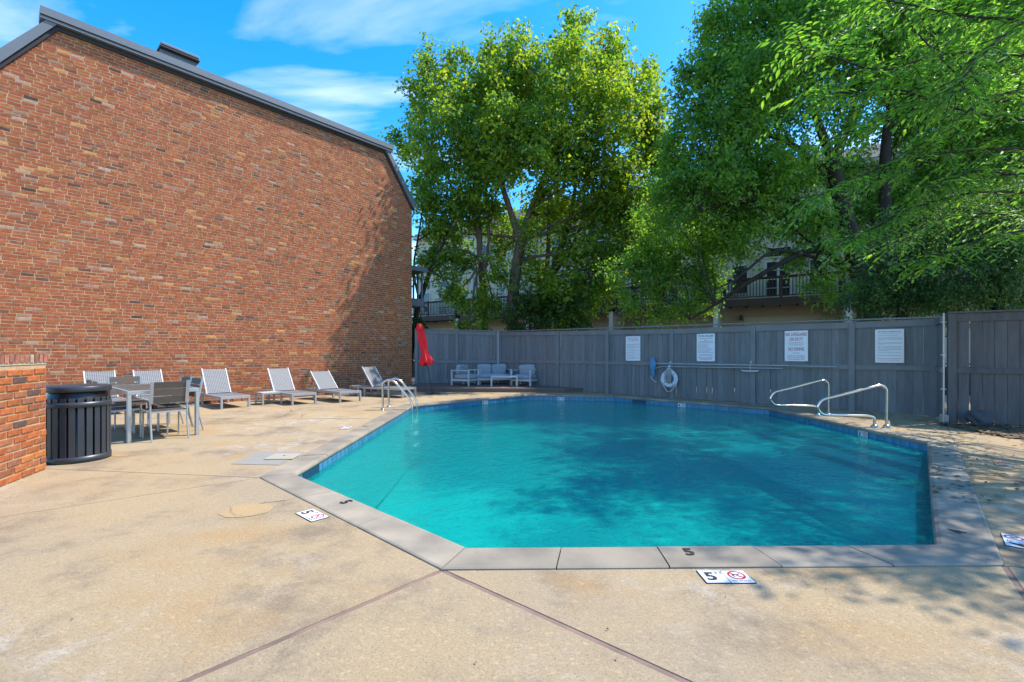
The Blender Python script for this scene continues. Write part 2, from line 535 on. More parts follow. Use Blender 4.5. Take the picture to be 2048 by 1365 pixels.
M_CAN = mat('black powder coated steel', (0.030, 0.036, 0.045), 0.38, var=0.5, var_col=(0.045, 0.052, 0.062), scale=5, spec=0.5)
M_LINER = mat('black plastic liner', (0.012, 0.011, 0.011), 0.3)
M_ALU = mat('brushed aluminium', (0.44, 0.44, 0.43), 0.42, metal=0.5, var=0.4, var_col=(0.34, 0.34, 0.33), scale=9)
M_SLAT = mat('grey brown polywood slat', (0.115, 0.092, 0.070), 0.6, var=0.6, var_col=(0.085, 0.066, 0.05), scale=5, stretch=(1, 8, 8), piece=0.14)
M_WEAVE = weave_material()
M_STEEL = mat('polished stainless steel', (0.66, 0.63, 0.58), 0.16, metal=1.0)
M_RED = mat('red canvas', (0.78, 0.012, 0.022), 0.75, var=0.4, var_col=(0.6, 0.008, 0.015), scale=9)
M_POLE = mat('dark grey pole', (0.05, 0.05, 0.055), 0.45, metal=0.3)
M_CUSH = mat('light blue grey cushion fabric', (0.34, 0.38, 0.42), 0.9, var=0.4, var_col=(0.27, 0.31, 0.35), scale=8, bump=0.3, bump_scale=200)
M_LGREY = mat('pale grey painted aluminium', (0.50, 0.51, 0.51), 0.5, spec=0.4)
M_DECKW = mat('weathered brown deck board', (0.14, 0.10, 0.085), 0.8, var=0.8, var_col=(0.20, 0.13, 0.09), scale=2.0, stretch=(0.8, 8, 8), bump=0.3, bump_scale=20, piece=0.14)
M_WHITE = mat('white sign enamel', (0.74, 0.76, 0.78), 0.4, var=0.3, var_col=(0.66, 0.68, 0.71), scale=5)
M_BLACK = mat('black lettering', (0.015, 0.015, 0.016), 0.6)
M_SIGNRED = mat('red lettering', (0.42, 0.012, 0.02), 0.6)
M_SIGNGREY = mat('grey print', (0.23, 0.24, 0.26), 0.7)
M_NET = mat('blue skimmer net', (0.10, 0.26, 0.44), 0.7, bump=0.5, bump_scale=120)
M_RING = mat('white life ring vinyl', (0.66, 0.70, 0.76), 0.5, var=0.4, var_col=(0.5, 0.54, 0.6), scale=8)
M_ROPE = mat('pale rope', (0.42, 0.40, 0.38), 0.9)
M_STUCCO = mat('cream stucco', (0.60, 0.57, 0.43), 0.9, var=0.5, var_col=(0.52, 0.49, 0.37), scale=0.8, bump=0.3, bump_scale=70)
M_STUCCO2 = mat('tan stucco', (0.54, 0.45, 0.31), 0.9, var=0.5, var_col=(0.46, 0.38, 0.26), scale=0.8, bump=0.3, bump_scale=70)
M_GARAGE = mat('cream garage door', (0.66, 0.58, 0.41), 0.6)
M_HWHITE = mat('white house trim', (0.66, 0.66, 0.62), 0.6)
M_GLASS = mat('dark window glass', (0.025, 0.035, 0.045), 0.06, spec=0.8)
M_BALC = mat('dark brown stained deck wood', (0.062, 0.040, 0.030), 0.75, var=0.7, var_col=(0.10, 0.065, 0.048), scale=3, stretch=(4, 4, 0.8))
M_BARK = mat('grey brown bark', (0.15, 0.115, 0.085), 0.95, var=0.9, var_col=(0.06, 0.047, 0.037), scale=9, stretch=(1, 1, 0.25), bump=0.9, bump_scale=18)
M_BARKD = mat('dark bark', (0.055, 0.042, 0.033), 0.95, var=0.9, var_col=(0.025, 0.02, 0.016), scale=9, stretch=(1, 1, 0.25), bump=0.9, bump_scale=18)
M_MULCH = mat('dark bark mulch', (0.11, 0.078, 0.052), 0.95, var=0.9, var_col=(0.24, 0.175, 0.115), scale=34, bump=1.0, bump_scale=40)
M_ASPHALT = mat('driveway asphalt', (0.055, 0.053, 0.05), 0.9, var=0.5, scale=2, bump=0.3, bump_scale=90)
M_SOIL = mat('dry soil', (0.09, 0.065, 0.045), 0.95, var=0.9, var_col=(0.17, 0.13, 0.09), scale=9, bump=0.8, bump_scale=30)
M_ROCK = mat('slate blue rock', (0.05, 0.058, 0.068), 0.85, var=0.7, var_col=(0.09, 0.095, 0.10), scale=8, bump=0.8, bump_scale=20)
M_GREYPAD = mat('grey mortar patch', (0.275, 0.25, 0.205), 0.85, var=0.6, var_col=(0.29, 0.275, 0.25), scale=4, bump=0.3, bump_scale=60)
M_LID = mat('cream plastic lid', (0.40, 0.355, 0.265), 0.6)
M_PATCH = mat('ochre repair patch', (0.42, 0.28, 0.13), 0.9, var=0.6, var_col=(0.36, 0.255, 0.14), scale=7, bump=0.6, bump_scale=70)
M_RUST = mat('rust stain', (0.36, 0.17, 0.055), 0.95, var=0.8, var_col=(0.47, 0.33, 0.17), scale=14)
M_DEADLEAF = mat('fallen brown leaf', (0.10, 0.062, 0.034), 0.85, var=0.9, var_col=(0.30, 0.19, 0.08), scale=9)
M_PINK = mat('pale pink brick house', (0.52, 0.38, 0.33), 0.9, var=0.4, scale=3)
M_LEAF_A = leaf_material('maple leaves', (0.055, 0.125, 0.028), (0.120, 0.235, 0.040), (0.30, 0.36, 0.035), 0.5)
M_LEAF_B = leaf_material('elm leaves', (0.070, 0.165, 0.042), (0.130, 0.280, 0.055), (0.27, 0.40, 0.045), 0.5)
M_LEAF_C = leaf_material('dark hedge foliage', (0.038, 0.090, 0.042), (0.075, 0.165, 0.066), (0.14, 0.25, 0.06), 0.45)
M_LEAF_D = leaf_material('glossy compound leaves', (0.060, 0.160, 0.042), (0.110, 0.27, 0.055), (0.22, 0.40, 0.04), 0.5, 0.5)
M_LEAF_E = leaf_material('dark ivy leaves', (0.024, 0.07, 0.02), (0.05, 0.12, 0.026), (0.12, 0.20, 0.025), 0.4)

# ================================================================== THE SETTING
# pool outline (coping inner edge), counter-clockwise seen from above
PI_ = [(-0.30, 3.03), (2.86, 3.08), (6.02, 6.61), (5.98, 10.60), (3.05, 13.62), (0.45, 13.95), (-2.42, 11.20), (-2.32, 4.87)]
PI_ = ccw(PI_)
CW = 0.31
PO = offset_poly(PI_, -CW)
NP = len(PI_)
O1, O2, O3, O4, O5, O6, O7, O8 = [Vector((p[0], p[1])) for p in PO]

ground = MB()
ground.raw([(-300, -300, -1.9), (300, -300, -1.9), (300, 600, -1.9), (-300, 600, -1.9)], [(0, 1, 2, 3)])
tag(ground.build('ground', M_SOIL), 'bare earth round the whole place', None, None, 'structure')

def ray_to(o, p, xlim=None, ylim=None):
    d = Vector(p) - o
    if xlim is not None: return o + d * ((xlim - o.x) / d.x)
    return o + d * ((ylim - o.y) / d.y)

J_a = ray_to(O1, (-1.30, 1.795), ylim=-5)
B_a2 = Vector((0.76, 1.74)); J_a2 = Vector((1.5, -5))
B_c = Vector((2.45, 2.05)); J_c = Vector((4.0, -5))
J_c2 = ray_to(O2, (3.10, 2.757), xlim=16)
J_3 = ray_to(O3, (7.9, 8.3), xlim=16)
J_b = ray_to(O8, (-4.05, 3.60), ylim=-5)
J_w = ray_to(O8, (-5.2, 5.10), xlim=-16)
L1 = O7 + (O8 - O7) * ((O7.y - 8.96) / (O7.y - O8.y))
J_l = Vector((-16, 9.1))
V2 = lambda *a: Vector(a)
sectors = [
    [O8, J_b, J_a, O1],
    [O1, J_a, J_a2, B_a2],
    [O1, B_a2, J_a2, J_c, B_c, O2],
    [O2, B_c, J_c, V2(16, -5), J_c2],
    [O2, J_c2, J_3, O3],
    [O3, J_3, V2(16, 19.5), V2(1.6, 19.5), O6, O5, O4],
    [O6, V2(1.6, 19.5), V2(-16, 19.5), J_l, L1, O7],
    [L1, J_l, J_w, O8],
    [O8, J_w, V2(-16, -5), J_b],
]
pd = MB()
for s in sectors:
    s = ccw([tuple(p) for p in s])
    pd.raw([(p[0], p[1], -0.004) for p in s], [tuple(range(len(s)))])
pool_deck = pd.build('pool_deck', M_CAULK)
tag(pool_deck, 'tan textured concrete deck round the pool', None, None, 'structure')
for k, s in enumerate(sectors):
    s = ccw([tuple(p) for p in s])
    gap = []
    for i in range(len(s)):
        a, b = Vector(s[i]), Vector(s[(i + 1) % len(s)])
        on_coping = any((a - q).length < 0.02 for q in (O1, O2, O3, O4, O5, O6, O7, O8, L1)) and any((b - q).length < 0.02 for q in (O1, O2, O3, O4, O5, O6, O7, O8, L1))
        wide = any((x - q).length < 0.02 for x in (a, b) for q in (J_a, J_a2, J_c, B_a2, B_c))
        gap.append(0.004 if on_coping else (0.017 if wide else 0.005))
    MB().prism(offset_poly(s, gap), -0.12, 0.0).build('concrete_slab', M_CONC, pool_deck)

# coping: stones with a rounded nose, mitred at the corners
coping = MB()
for i in range(NP):
    a, b = Vector(PI_[i]), Vector(PI_[(i + 1) % NP])
    a2, b2 = Vector(PO[i]), Vector(PO[(i + 1) % NP])
    coping.raw([(a.x, a.y, -0.03), (b.x, b.y, -0.03), (b2.x, b2.y, -0.03), (a2.x, a2.y, -0.03)], [(3, 2, 1, 0)])
coping = coping.build('pool_coping', M_CAULK)
tag(coping, 'pinkish grey cast stone edging of the pool', None, None, 'structure')
NSTONE = [5, 5, 5, 4, 3, 5, 7, 3]
prof = [(0.0, -0.045), (0.0, 0.008), (0.012, 0.014), (CW - 0.035, 0.014), (CW - 0.012, 0.006), (CW - 0.001, -0.012), (CW, -0.028), (CW - 0.01, -0.046)]
for i in range(NP):
    a, b = Vector(PI_[i]), Vector(PI_[(i + 1) % NP])
    a2, b2 = Vector(PO[i]), Vector(PO[(i + 1) % NP])
    ns = NSTONE[i]
    L = (b - a).length
    for k in range(ns):
        g = 0.004 / L
        t0, t1 = k / ns + g, (k + 1) / ns - g
        dz = random.uniform(-0.002, 0.002)
        vs = []
        for t in (t0, t1):
            pi, po = a.lerp(b, t), a2.lerp(b2, t)
            for (w, z) in prof:
                p = po.lerp(pi, w / CW)
                vs.append((p.x, p.y, z + dz))
        n = len(prof)
        fs = [(j, (j + 1) % n, n + (j + 1) % n, n + j) for j in range(n)]
        fs += [tuple(range(n - 1, -1, -1)), tuple(range(n, 2 * n))]
        mb = MB(); mb.raw(vs, fs)
        mb.build('coping_stone', M_COPING, coping)

# basin, floor, entry steps
WALLP = offset_poly(PI_, -0.028)
FLOORZ = -1.42
bs = MB()
n = NP
for i in range(n):
    a, b = WALLP[i], WALLP[(i + 1) % n]
    bs.raw([(a.x, a.y, -0.045), (b.x, b.y, -0.045), (b.x, b.y, FLOORZ), (a.x, a.y, FLOORZ)], [(3, 2, 1, 0)])
bs.raw([(p.x, p.y, FLOORZ + 0.06 * p.x / 3) for p in WALLP], [tuple(range(n))])
basin = bs.build('pool_basin', M_PLASTER)
tag(basin, 'turquoise plastered basin of the swimming pool', None, None, 'structure')
for k, (dep, out) in enumerate(((-0.19, 0.20), (-0.31, 0.42), (-0.45, 0.66))):
    st = MB()
    st.prism(ccw([(6.05 - out, 6.70 - out * 0.95), (6.04, 6.70), (6.0, 10.5), (5.98 - out, 10.5 + out * 0.95)]), FLOORZ - 0.05, dep)
    step = st.build('step', M_PLASTER, basin)
    tr_ = MB(); e0 = Vector((6.05 - out, 6.72 - out * 0.95)); e1 = Vector((5.98 - out, 10.48 + out * 0.95))
    tr_.beam((e0.x - 0.006, e0.y, dep - 0.02), (e1.x - 0.006, e1.y, dep - 0.02), 0.07, 0.09)
    tr_.build('step_trim', M_STEPDARK, basin)
# waterline tiles
TW = 0.152
tile_me = MB().bbox(-TW / 2 + 0.003, TW / 2 - 0.003, 0.0, 0.012, -0.198, -0.049, 0.003).mesh('waterline_tile')
tile_me.materials.append(M_TILE_A)
for i in range(n):
    a, b = WALLP[i], WALLP[(i + 1) % n]
    d = (b - a); L = d.length; d.normalize()
    cnt = int(L / TW)
    for k in range(cnt):
        p = a + d * ((k + 0.5) * L / cnt)
        inst('tile', tile_me, basin, frame((p.x, p.y, 0), (d.x, d.y, 0)))
gb = MB()
for i in range(n):
    a, b = WALLP[i], WALLP[(i + 1) % n]
    d = (b - a).normalized(); nn = Vector((-d.y, d.x)) * 0.004
    gb.raw([(a.x + nn.x, a.y + nn.y, -0.048), (b.x + nn.x, b.y + nn.y, -0.048), (b.x + nn.x, b.y + nn.y, -0.20), (a.x + nn.x, a.y + nn.y, -0.20)], [(3, 2, 1, 0)])
gb.build('tile_grout', M_GROUT, basin)
# skimmer mouths
def wall_frame(i, t, z, off=0.016):
    a, b = WALLP[i], WALLP[(i + 1) % n]
    d = (b - a).normalized(); p = a.lerp(b, t); nn = Vector((-d.y, d.x))
    p = p + nn * off
    # X axis runs so that the face looks into the pool
    M = Matrix(((-d.x, 0, nn.x, p.x), (-d.y, 0, nn.y, p.y), (0, 1, 0, z), (0, 0, 0, 1)))
    return M
for (i, t) in ((3, 0.80), (6, 0.93)):
    M = wall_frame(i, t, -0.115, 0.006)
    mb = MB(); mb.box(-0.22, 0.22, -0.065, 0.06, 0, 0.014, M)
    mb.build('skimmer_mouth', M_STEPDARK, basin)
WZ = -0.135
wt = MB(); wt.prism([tuple(p) for p in offset_poly(PI_, -0.010)], -1.30, WZ)
water = wt.build('pool_water', M_WATER)
tag(water, 'rippled turquoise water filling the pool', None, None, 'structure')

# cracks and patches in the deck
def crack(pts, w, name='deck_crack', m=M_CRACK):
    pts = [G(*p) for p in pts]
    q = []
    for i in range(len(pts) - 1):
        for t in np.linspace(0, 1, 7)[:-1]:
            p = pts[i].lerp(pts[i + 1], float(t))
            q.append(p + Vector((random.uniform(-1, 1), random.uniform(-1, 1), 0)) * 0.012)
    q.append(pts[-1])
    vs = []; fs = []
    for i, p in enumerate(q):
        d = (q[min(i + 1, len(q) - 1)] - q[max(i - 1, 0)]).normalized(); s = Vector((-d.y, d.x, 0))
        ww = w * random.uniform(0.4, 1.2) * (0.35 if i in (0, len(q) - 1) else 1)
        vs += [p + s * ww + Vector((0, 0, 0.003)), p - s * ww + Vector((0, 0, 0.003))]
    for i in range(len(q) - 1): fs.append((2 * i, 2 * i + 1, 2 * i + 3, 2 * i + 2))
    return MB().raw(vs, fs).build(name, m, pool_deck)
crack([(585, 838), (600, 838), (640, 838), (736, 838)], 0.010)
crack([(610, 816), (650, 814.5)], 0.010)
crack([(548, 838), (570, 832), (584, 823), (580, 818)], 0.007)
crack([(600, 836), (605, 831), (613, 828)], 0.008)
crack([(395, 850), (460, 847), (520, 842), (548, 838)], 0.006)
crack([(1640, 880 - 36), (1700, 847)], 0.003)
sp = MB(); sp.raw([G(462, 929) + Vector((0, 0, .004)), G(557, 931) + Vector((0, 0, .004)), G(610, 905.5) + Vector((0, 0, .004)), G(522, 903) + Vector((0, 0, .004))], [(0, 1, 2, 3)])
sp.build('mortar_patch', M_GREYPAD, pool_deck)
c0 = G(567, 915)
rp_ = MB(); ring = [G(493, 1021) + Vector((0.20 * math.cos(a) + random.uniform(-.008, .008), 0.17 * math.sin(a) + random.uniform(-.008, .008), 0.003)) for a in np.linspace(0, 2 * math.pi, 40)[:-1]]
rp_.raw(ring, [tuple(range(len(ring)))])
rp_.build('round_patch', M_PATCH, pool_deck)
pts = [(493 + 33 * math.cos(a), 1021 + 13.5 * math.sin(a)) for a in np.linspace(0.2, 3.6, 7)]
crack(pts, 0.002)
crack([(520, 1008), (560, 1003), (585, 998)], 0.004)
sk = thing('skimmer_cover', 'cream square skimmer lid set in a grey patch beside the pool coping', 'cover', loc=(c0.x, c0.y, 0.004), rz=R(2))
MB().bbox(-0.17, 0.17, -0.15, 0.15, 0.002, 0.012, 0.004).build('plate', M_LID, sk)
MB().lathe([(0.0, 0.015), (0.014, 0.015), (0.016, 0.011)], 12).build('finger_hole', M_CRACK, sk, loc=(0.0, 0.02, 0))
rs = MB()
c = G(226, 912)
ring = []
for a in np.linspace(0, 2 * math.pi, 22)[:-1]:
    r_ = random.uniform(0.6, 1.1)
    ring.append(c + Vector((0.16 * r_ * math.cos(a) + 0.06, 0.05 * r_ * math.sin(a), 0.003)))
rs.raw(ring, [tuple(range(len(ring)))]).build('rust_stain', M_RUST, pool_deck)
# planting strip along the brick building
DW = Vector((0.664, 0.748)); NW = Vector((0.748, -0.664)); CW0 = Vector((-3.83, 17.4))
q = [CW0, CW0 - DW * 12, CW0 - DW * 12 + NW * 0.75, CW0 - DW * 1.6 + NW * 0.75, CW0 - DW * 0.5 + NW * 0.9]
MB().prism(ccw([tuple(p) for p in q]), -0.2, 0.03).build('planting_strip', M_SOIL)
bpy.data.objects['planting_strip']['kind'] = 'structure'
bpy.data.objects['planting_strip']['label'] = 'dark soil strip at the foot of the brick building'
em = []
for j in range(6):
    mb = MB(); mb.col = jit((0.25, 0.10, 0.055), 0.35)
    mb.bbox(-0.1, 0.1, -0.05, 0.05, 0, 0.07, 0.006)
    me = mb.mesh('edging_brick'); me.materials.append(M_BRICK); em.append(me)
for k in range(46):
    p = CW0 - DW * (1.8 + k * 0.212) + NW * (0.80 + random.uniform(-.02, .02))
    inst('edging_brick', random.choice(em), bpy.data.objects['planting_strip'], frame((p.x, p.y, 0.0), (DW.x + random.uniform(-.12, .12), DW.y, random.uniform(-.03, .03))))

# raised drive behind the fence for the town houses
dr = MB()
dr.prism(ccw([(-22, 20.5), (-0.5, 19.2), (4.9, 14.2), (10.2, 9.6), (16.2, 8.5), (40, 6), (60, 60), (-40, 60)]), -1.8, -0.05)
tag(dr.build('driveway', M_ASPHALT), 'asphalt drive behind the pool fence', None, None, 'structure')

# ================================================================== BRICK BUILDING
BR_P = 0.0740                  # course height
BR_L = 0.222                   # brick + joint
TOPZ, EAVEZ, KNEE, BW = 8.72, 6.90, 1.18, 10.82
def brick_tone():
    r = random.random()
    if r < 0.60: c = jit((0.385, 0.115, 0.048), 0.12)
    elif r < 0.76: c = jit((0.365, 0.108, 0.050), 0.13)
    elif r < 0.86: c = jit((0.435, 0.155, 0.056), 0.13)
    elif r < 0.925: c = jit((0.25, 0.098, 0.060), 0.2)
    elif r < 0.955: c = jit((0.37, 0.20, 0.13), 0.12)
    elif r < 0.972: c = jit((0.15, 0.082, 0.062), 0.3)
    elif r < 0.99: c = jit((0.55, 0.27, 0.09), 0.12)
    else: c = jit((0.48, 0.29, 0.20), 0.1)
    return c

bld = thing('brick_building', 'tall windowless red brick building with grey metal roof edge beside the pool', 'building', loc=(CW0.x, CW0.y, 0))
MW = frame((CW0.x, CW0.y, 0), (-DW.x, -DW.y, 0))      # local X runs along the wall to the left, local Y into the building?
# make local Y point out of the wall towards the pool
if (MW.to_3x3() @ Vector((0, 1, 0))).dot(Vector((NW.x, NW.y, 0))) < 0: MSIGN = -1
else: MSIGN = 1
def wallp(t, z, o):
    p = CW0 - DW * t + NW * o
    return Vector((p.x, p.y, z))
outline = [(0, 0), (0, EAVEZ), (KNEE, TOPZ), (BW - KNEE, TOPZ), (BW, EAVEZ), (BW, 0)]
mb = MB()
fr_ = [wallp(t, z, 0.0) for t, z in outline]; bk = [wallp(t, z, -9.0) for t, z in outline]
k = len(outline)
mb.raw(fr_ + bk, [tuple(range(k)), tuple(range(2 * k - 1, k - 1, -1)), (0, k, k + 1, 1), (5, 4, k + 4, k + 5)])
mb.build('wall', M_MORTAR, bld, True)
mb = MB()
rf = [(-0.12, EAVEZ - 0.1), (KNEE - 0.04, TOPZ + 0.06), (BW - KNEE + 0.04, TOPZ + 0.06), (BW + 0.12, EAVEZ - 0.1)]
mb.raw([wallp(t, z, 0.02) for t, z in rf] + [wallp(t, z, -9.02) for t, z in rf], [(0, 1, 5, 4), (1, 2, 6, 5), (2, 3, 7, 6)])
roof = mb.build('roof', M_ROOF, bld, True)
def brick_limits(z):
    if z <= EAVEZ: return 0.0, BW
    f = (z - EAVEZ) / (TOPZ - EAVEZ) * KNEE
    return f, BW - f
bricks = []
rows = int(TOPZ / BR_P)
for r in range(rows):
    z0 = r * BR_P + 0.007; z1 = (r + 1) * BR_P - 0.007
    lo, hi = brick_limits(z1)
    t = -BR_L * (0.5 if r % 2 else 0.0) + random.uniform(-0.02, 0.02)
    while t < hi:
        Lb = BR_L * random.uniform(0.94, 1.06)
        if random.random() < 0.03: Lb *= 0.55
        a = max(t + 0.007, lo); b = min(t + Lb - 0.007, hi)
        if b - a > 0.03: bricks.append((a, b, z0 + random.uniform(-.002, .002), z1 + random.uniform(-.003, .002)))
        t += Lb
def proj(p):
    return (1024 + p.x / p.y * FPX, HORIZON - (p.z - HC) / p.y * FPX)
def area(b):
    p0 = proj(wallp(b[0], b[2], 0)); p1 = proj(wallp(b[1], b[3], 0))
    if p0[0] < 0 or p1[0] < 2 or p0[1] < 0 or p1[1] > 800: return 0
    return abs(p0[0] - p1[0]) * abs(p0[1] - p1[1])
bricks.sort(key=area, reverse=True)
def brick_geom(mb, a, b, z0, z1, o):
    """a slightly uneven brick face, proud of the mortar by o, with chamfered arrises"""
    c = 0.003
    tl = random.uniform(-.002, .002)
    pts = [(a, z0, 0), (b, z0, 0), (b, z1, 0), (a, z1, 0),
           (a + c, z0 + c, o + tl), (b - c, z0 + c, o - tl), (b - c, z1 - c, o - tl), (a + c, z1 - c, o + tl)]
    return pts, [(4, 7, 6, 5), (0, 4, 5, 1), (1, 5, 6, 2), (2, 6, 7, 3), (3, 7, 4, 0)]
VAR = []
for j in range(48):
    mb = MB(); mb.col = brick_tone()
    Lh = BR_L * random.uniform(0.96, 1.0) / 2 - 0.006
    pts, fs = brick_geom(mb, -Lh, Lh, 0.0, BR_P - 0.014, random.uniform(0.002, 0.006))
    mb.raw([(t, o, z) for t, z, o in pts], fs)
    me = mb.mesh('brick'); me.materials.append(M_BRICK); VAR.append(me)
Mx = Matrix.Identity(4)
ax_x = Vector((-DW.x, -DW.y, 0)); ax_y = Vector((NW.x, NW.y, 0)); ax_z = Vector((0, 0, 1))
handed = ax_x.cross(ax_y).dot(ax_z)
RB = Matrix((ax_x if handed > 0 else -ax_x, ax_y, ax_z)).transposed().to_4x4()
for (a, b, z0, z1) in bricks[:300]:
    M = RB.copy(); M.translation = wallp((a + b) / 2, z0, 0.0)
    M = M @ Matrix.Rotation(random.uniform(-.006, .006), 4, 'Y') @ Matrix.Diagonal(((b - a) / (BR_L - 0.015), 1, 1, 1))
    inst('brick', random.choice(VAR), bld, M)
mb = MB()
for (a, b, z0, z1) in bricks[300:]:
    mb.col = brick_tone()
    pts, fs = brick_geom(mb, a, b, z0, z1, random.uniform(0.002, 0.006))
    mb.raw([wallp(t, z, o) for t, z, o in pts], fs)
o = mb.build('brickwork', M_BRICK, bld, True); o['kind'] = 'stuff'
# roof edge: tall fascia, drip groove, soffit; raking boards on the mansard slopes
def strip(name, pts0, pts1, o0, o1, m):
    """bar between two end profiles: pts = list of (t, z) going round, from depth o0 to o1"""
    mb = MB(); k = len(pts0)
    mb.raw([wallp(t, z, o0) for t, z in pts0] + [wallp(t, z, o1) for t, z in pts0],
           [tuple(range(k)), tuple(range(2 * k - 1, k - 1, -1))] + [(i, k + i, k + (i + 1) % k, (i + 1) % k) for i in range(k)])
    return mb.build(name, m, bld, True)
T0, T1 = KNEE - 0.24, BW - KNEE + 0.24
strip('fascia', [(T0, TOPZ - 0.02), (T1, TOPZ - 0.02), (T1, TOPZ + 0.15), (T0, TOPZ + 0.15)], None, -0.4, 0.17, M_TRIM)
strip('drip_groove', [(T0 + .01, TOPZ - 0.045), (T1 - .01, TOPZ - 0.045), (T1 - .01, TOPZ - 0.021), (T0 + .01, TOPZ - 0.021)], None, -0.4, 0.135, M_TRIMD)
strip('drip_moulding', [(T0, TOPZ - 0.10), (T1, TOPZ - 0.10), (T1, TOPZ - 0.046), (T0, TOPZ - 0.046)], None, -0.4, 0.15, M_TRIM)
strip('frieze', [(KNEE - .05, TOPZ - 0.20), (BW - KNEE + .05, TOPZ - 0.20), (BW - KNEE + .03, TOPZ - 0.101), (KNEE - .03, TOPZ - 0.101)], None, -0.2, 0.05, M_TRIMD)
for side in (0, 1):
    f = (lambda t: t) if side == 0 else (lambda t: BW - t)
    strip('rake_board', [(f(-0.02), EAVEZ - 0.10), (f(KNEE + 0.02), TOPZ - 0.11), (f(KNEE - 0.12), TOPZ - 0.06), (f(-0.16), EAVEZ + 0.02)], None, -0.3, 0.12, M_TRIM)
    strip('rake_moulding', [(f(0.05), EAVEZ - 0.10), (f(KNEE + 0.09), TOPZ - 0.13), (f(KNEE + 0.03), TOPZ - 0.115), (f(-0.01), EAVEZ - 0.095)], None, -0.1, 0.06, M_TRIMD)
# metal flue housing on the roof
cb = wallp(7.2, TOPZ, -0.95)
MC = frame(cb, (DW.x, DW.y, 0))
mb = MB()
mb.raw([MC @ Vector(p) for p in ((-0.52, -0.40, 0), (0.52, -0.40, 0), (0.52, 0.40, 0), (-0.52, 0.40, 0), (-0.42, -0.30, 0.70), (0.42, -0.30, 0.70), (0.42, 0.30, 0.70), (-0.42, 0.30, 0.70))],
       [(0, 1, 5, 4), (1, 2, 6, 5), (2, 3, 7, 6), (3, 0, 4, 7), (4, 5, 6, 7)])
ch = mb.build('flue_housing', M_TRIM, bld, True)
for (z, w, h) in ((0.70, 0.45, 0.05), (0.77, 0.43, 0.07)):
    mb = MB(); mb.bbox(-w, w, -0.42, 0.42, z, z + h, 0.015, MC); mb.build('flue_cap', M_TRIMD if z < 0.75 else M_TRIM, bld, True)
# grey balcony enclosure on the far side
mb = MB(); bx0 = wallp(-0.55, 0, -1.6)
MBx = frame((bx0.x, bx0.y, 0), (DW.x, DW.y, 0))
mb.box(-0.5, 0.35, -1.2, 0.6, 3.15, 3.45, MBx)
mb.build('balcony_floor', M_FENCE_T, bld, True)
mb = MB(); mb.box(-0.5, 0.45, -1.25, 0.65, 4.55, 4.72, MBx); mb.build('balcony_roof', M_FENCE_T, bld, True)
for k in range(7):
    mb = MB(); mb.box(0.28, 0.33, 0.55 - k * 0.28, 0.62 - k * 0.28, 3.45, 4.55, MBx); mb.build('balcony_louvre', M_FENCE_T, bld, True)
# clips and weep vents: small pale spots seen on the wall are single light bricks (part of the brick tones)

# ================================================================== LOW BRICK WALL
lw0 = G(92, 939.0); ldir = Vector((0.36, -0.933, 0)).normalized(); lnrm = Vector((0.933, 0.36, 0)).normalized()
LWH = 1.285
low = thing('low_brick_wall', 'low weathered orange brick wall with a soldier course top beside the litter bin', 'wall', loc=lw0)
def lwp(t, z, o): return lw0 + ldir * t + lnrm * o + Vector((0, 0, z))
mb = MB()
core = [(0.0, -0.32), (2.6, -0.32), (2.6, -0.004), (0.0, -0.004)]
mb.raw([lwp(t, 0, o) for t, o in core] + [lwp(t, LWH - 0.004, o) for t, o in core], [(3, 2, 1, 0), (4, 5, 6, 7), (0, 1, 5, 4), (1, 2, 6, 5), (2, 3, 7, 6), (3, 0, 4, 7)])
mb.build('mortar_core', M_MORTAR, low, True)
def lw_tone():
    r = random.random()
    if r < 0.62: return jit((0.40, 0.125, 0.046), 0.14)
    if r < 0.8: return jit((0.33, 0.125, 0.062), 0.2)
    if r < 0.9: return jit((0.46, 0.165, 0.052), 0.12)
    if r < 0.98: return jit((0.27, 0.115, 0.075), 0.2)
    return jit((0.15, 0.09, 0.075), 0.2)
LWV = []
for j in range(24):
    mb = MB(); mb.col = lw_tone()
    mb.bbox(-0.103, 0.103, -0.09, random.uniform(0.004, 0.010), 0.0, 0.059, 0.006)
    me = mb.mesh('brick'); me.materials.append(M_BRICK); LWV.append(me)
cap_h = 0.10
crs = 0.0755
nrow = int((LWH - cap_h - 0.02) / crs)
RL = frame((0, 0, 0), ldir * -1)          # X along -ldir, Y = z x X
if (RL.to_3x3() @ Vector((0, 1, 0))).dot(lnrm) < 0: RL = frame((0, 0, 0), ldir)
for r in range(nrow):
    t = 0.0; first = True
    while t < 2.55:
        Lb = 0.216 * random.uniform(0.97, 1.04)
        if first and r % 2: Lb *= 0.5
        first = False
        M = RL.copy(); M.translation = lwp(t + Lb / 2, 0.012 + r * crs + random.uniform(-.003, .003), random.uniform(-.003, .002))
        M = M @ Matrix.Rotation(random.uniform(-.012, .012), 4, 'Y') @ Matrix.Diagonal(((Lb - 0.017) / 0.206, 1, 1, 1))
        inst('brick', random.choice(LWV), low, M)
        t += Lb
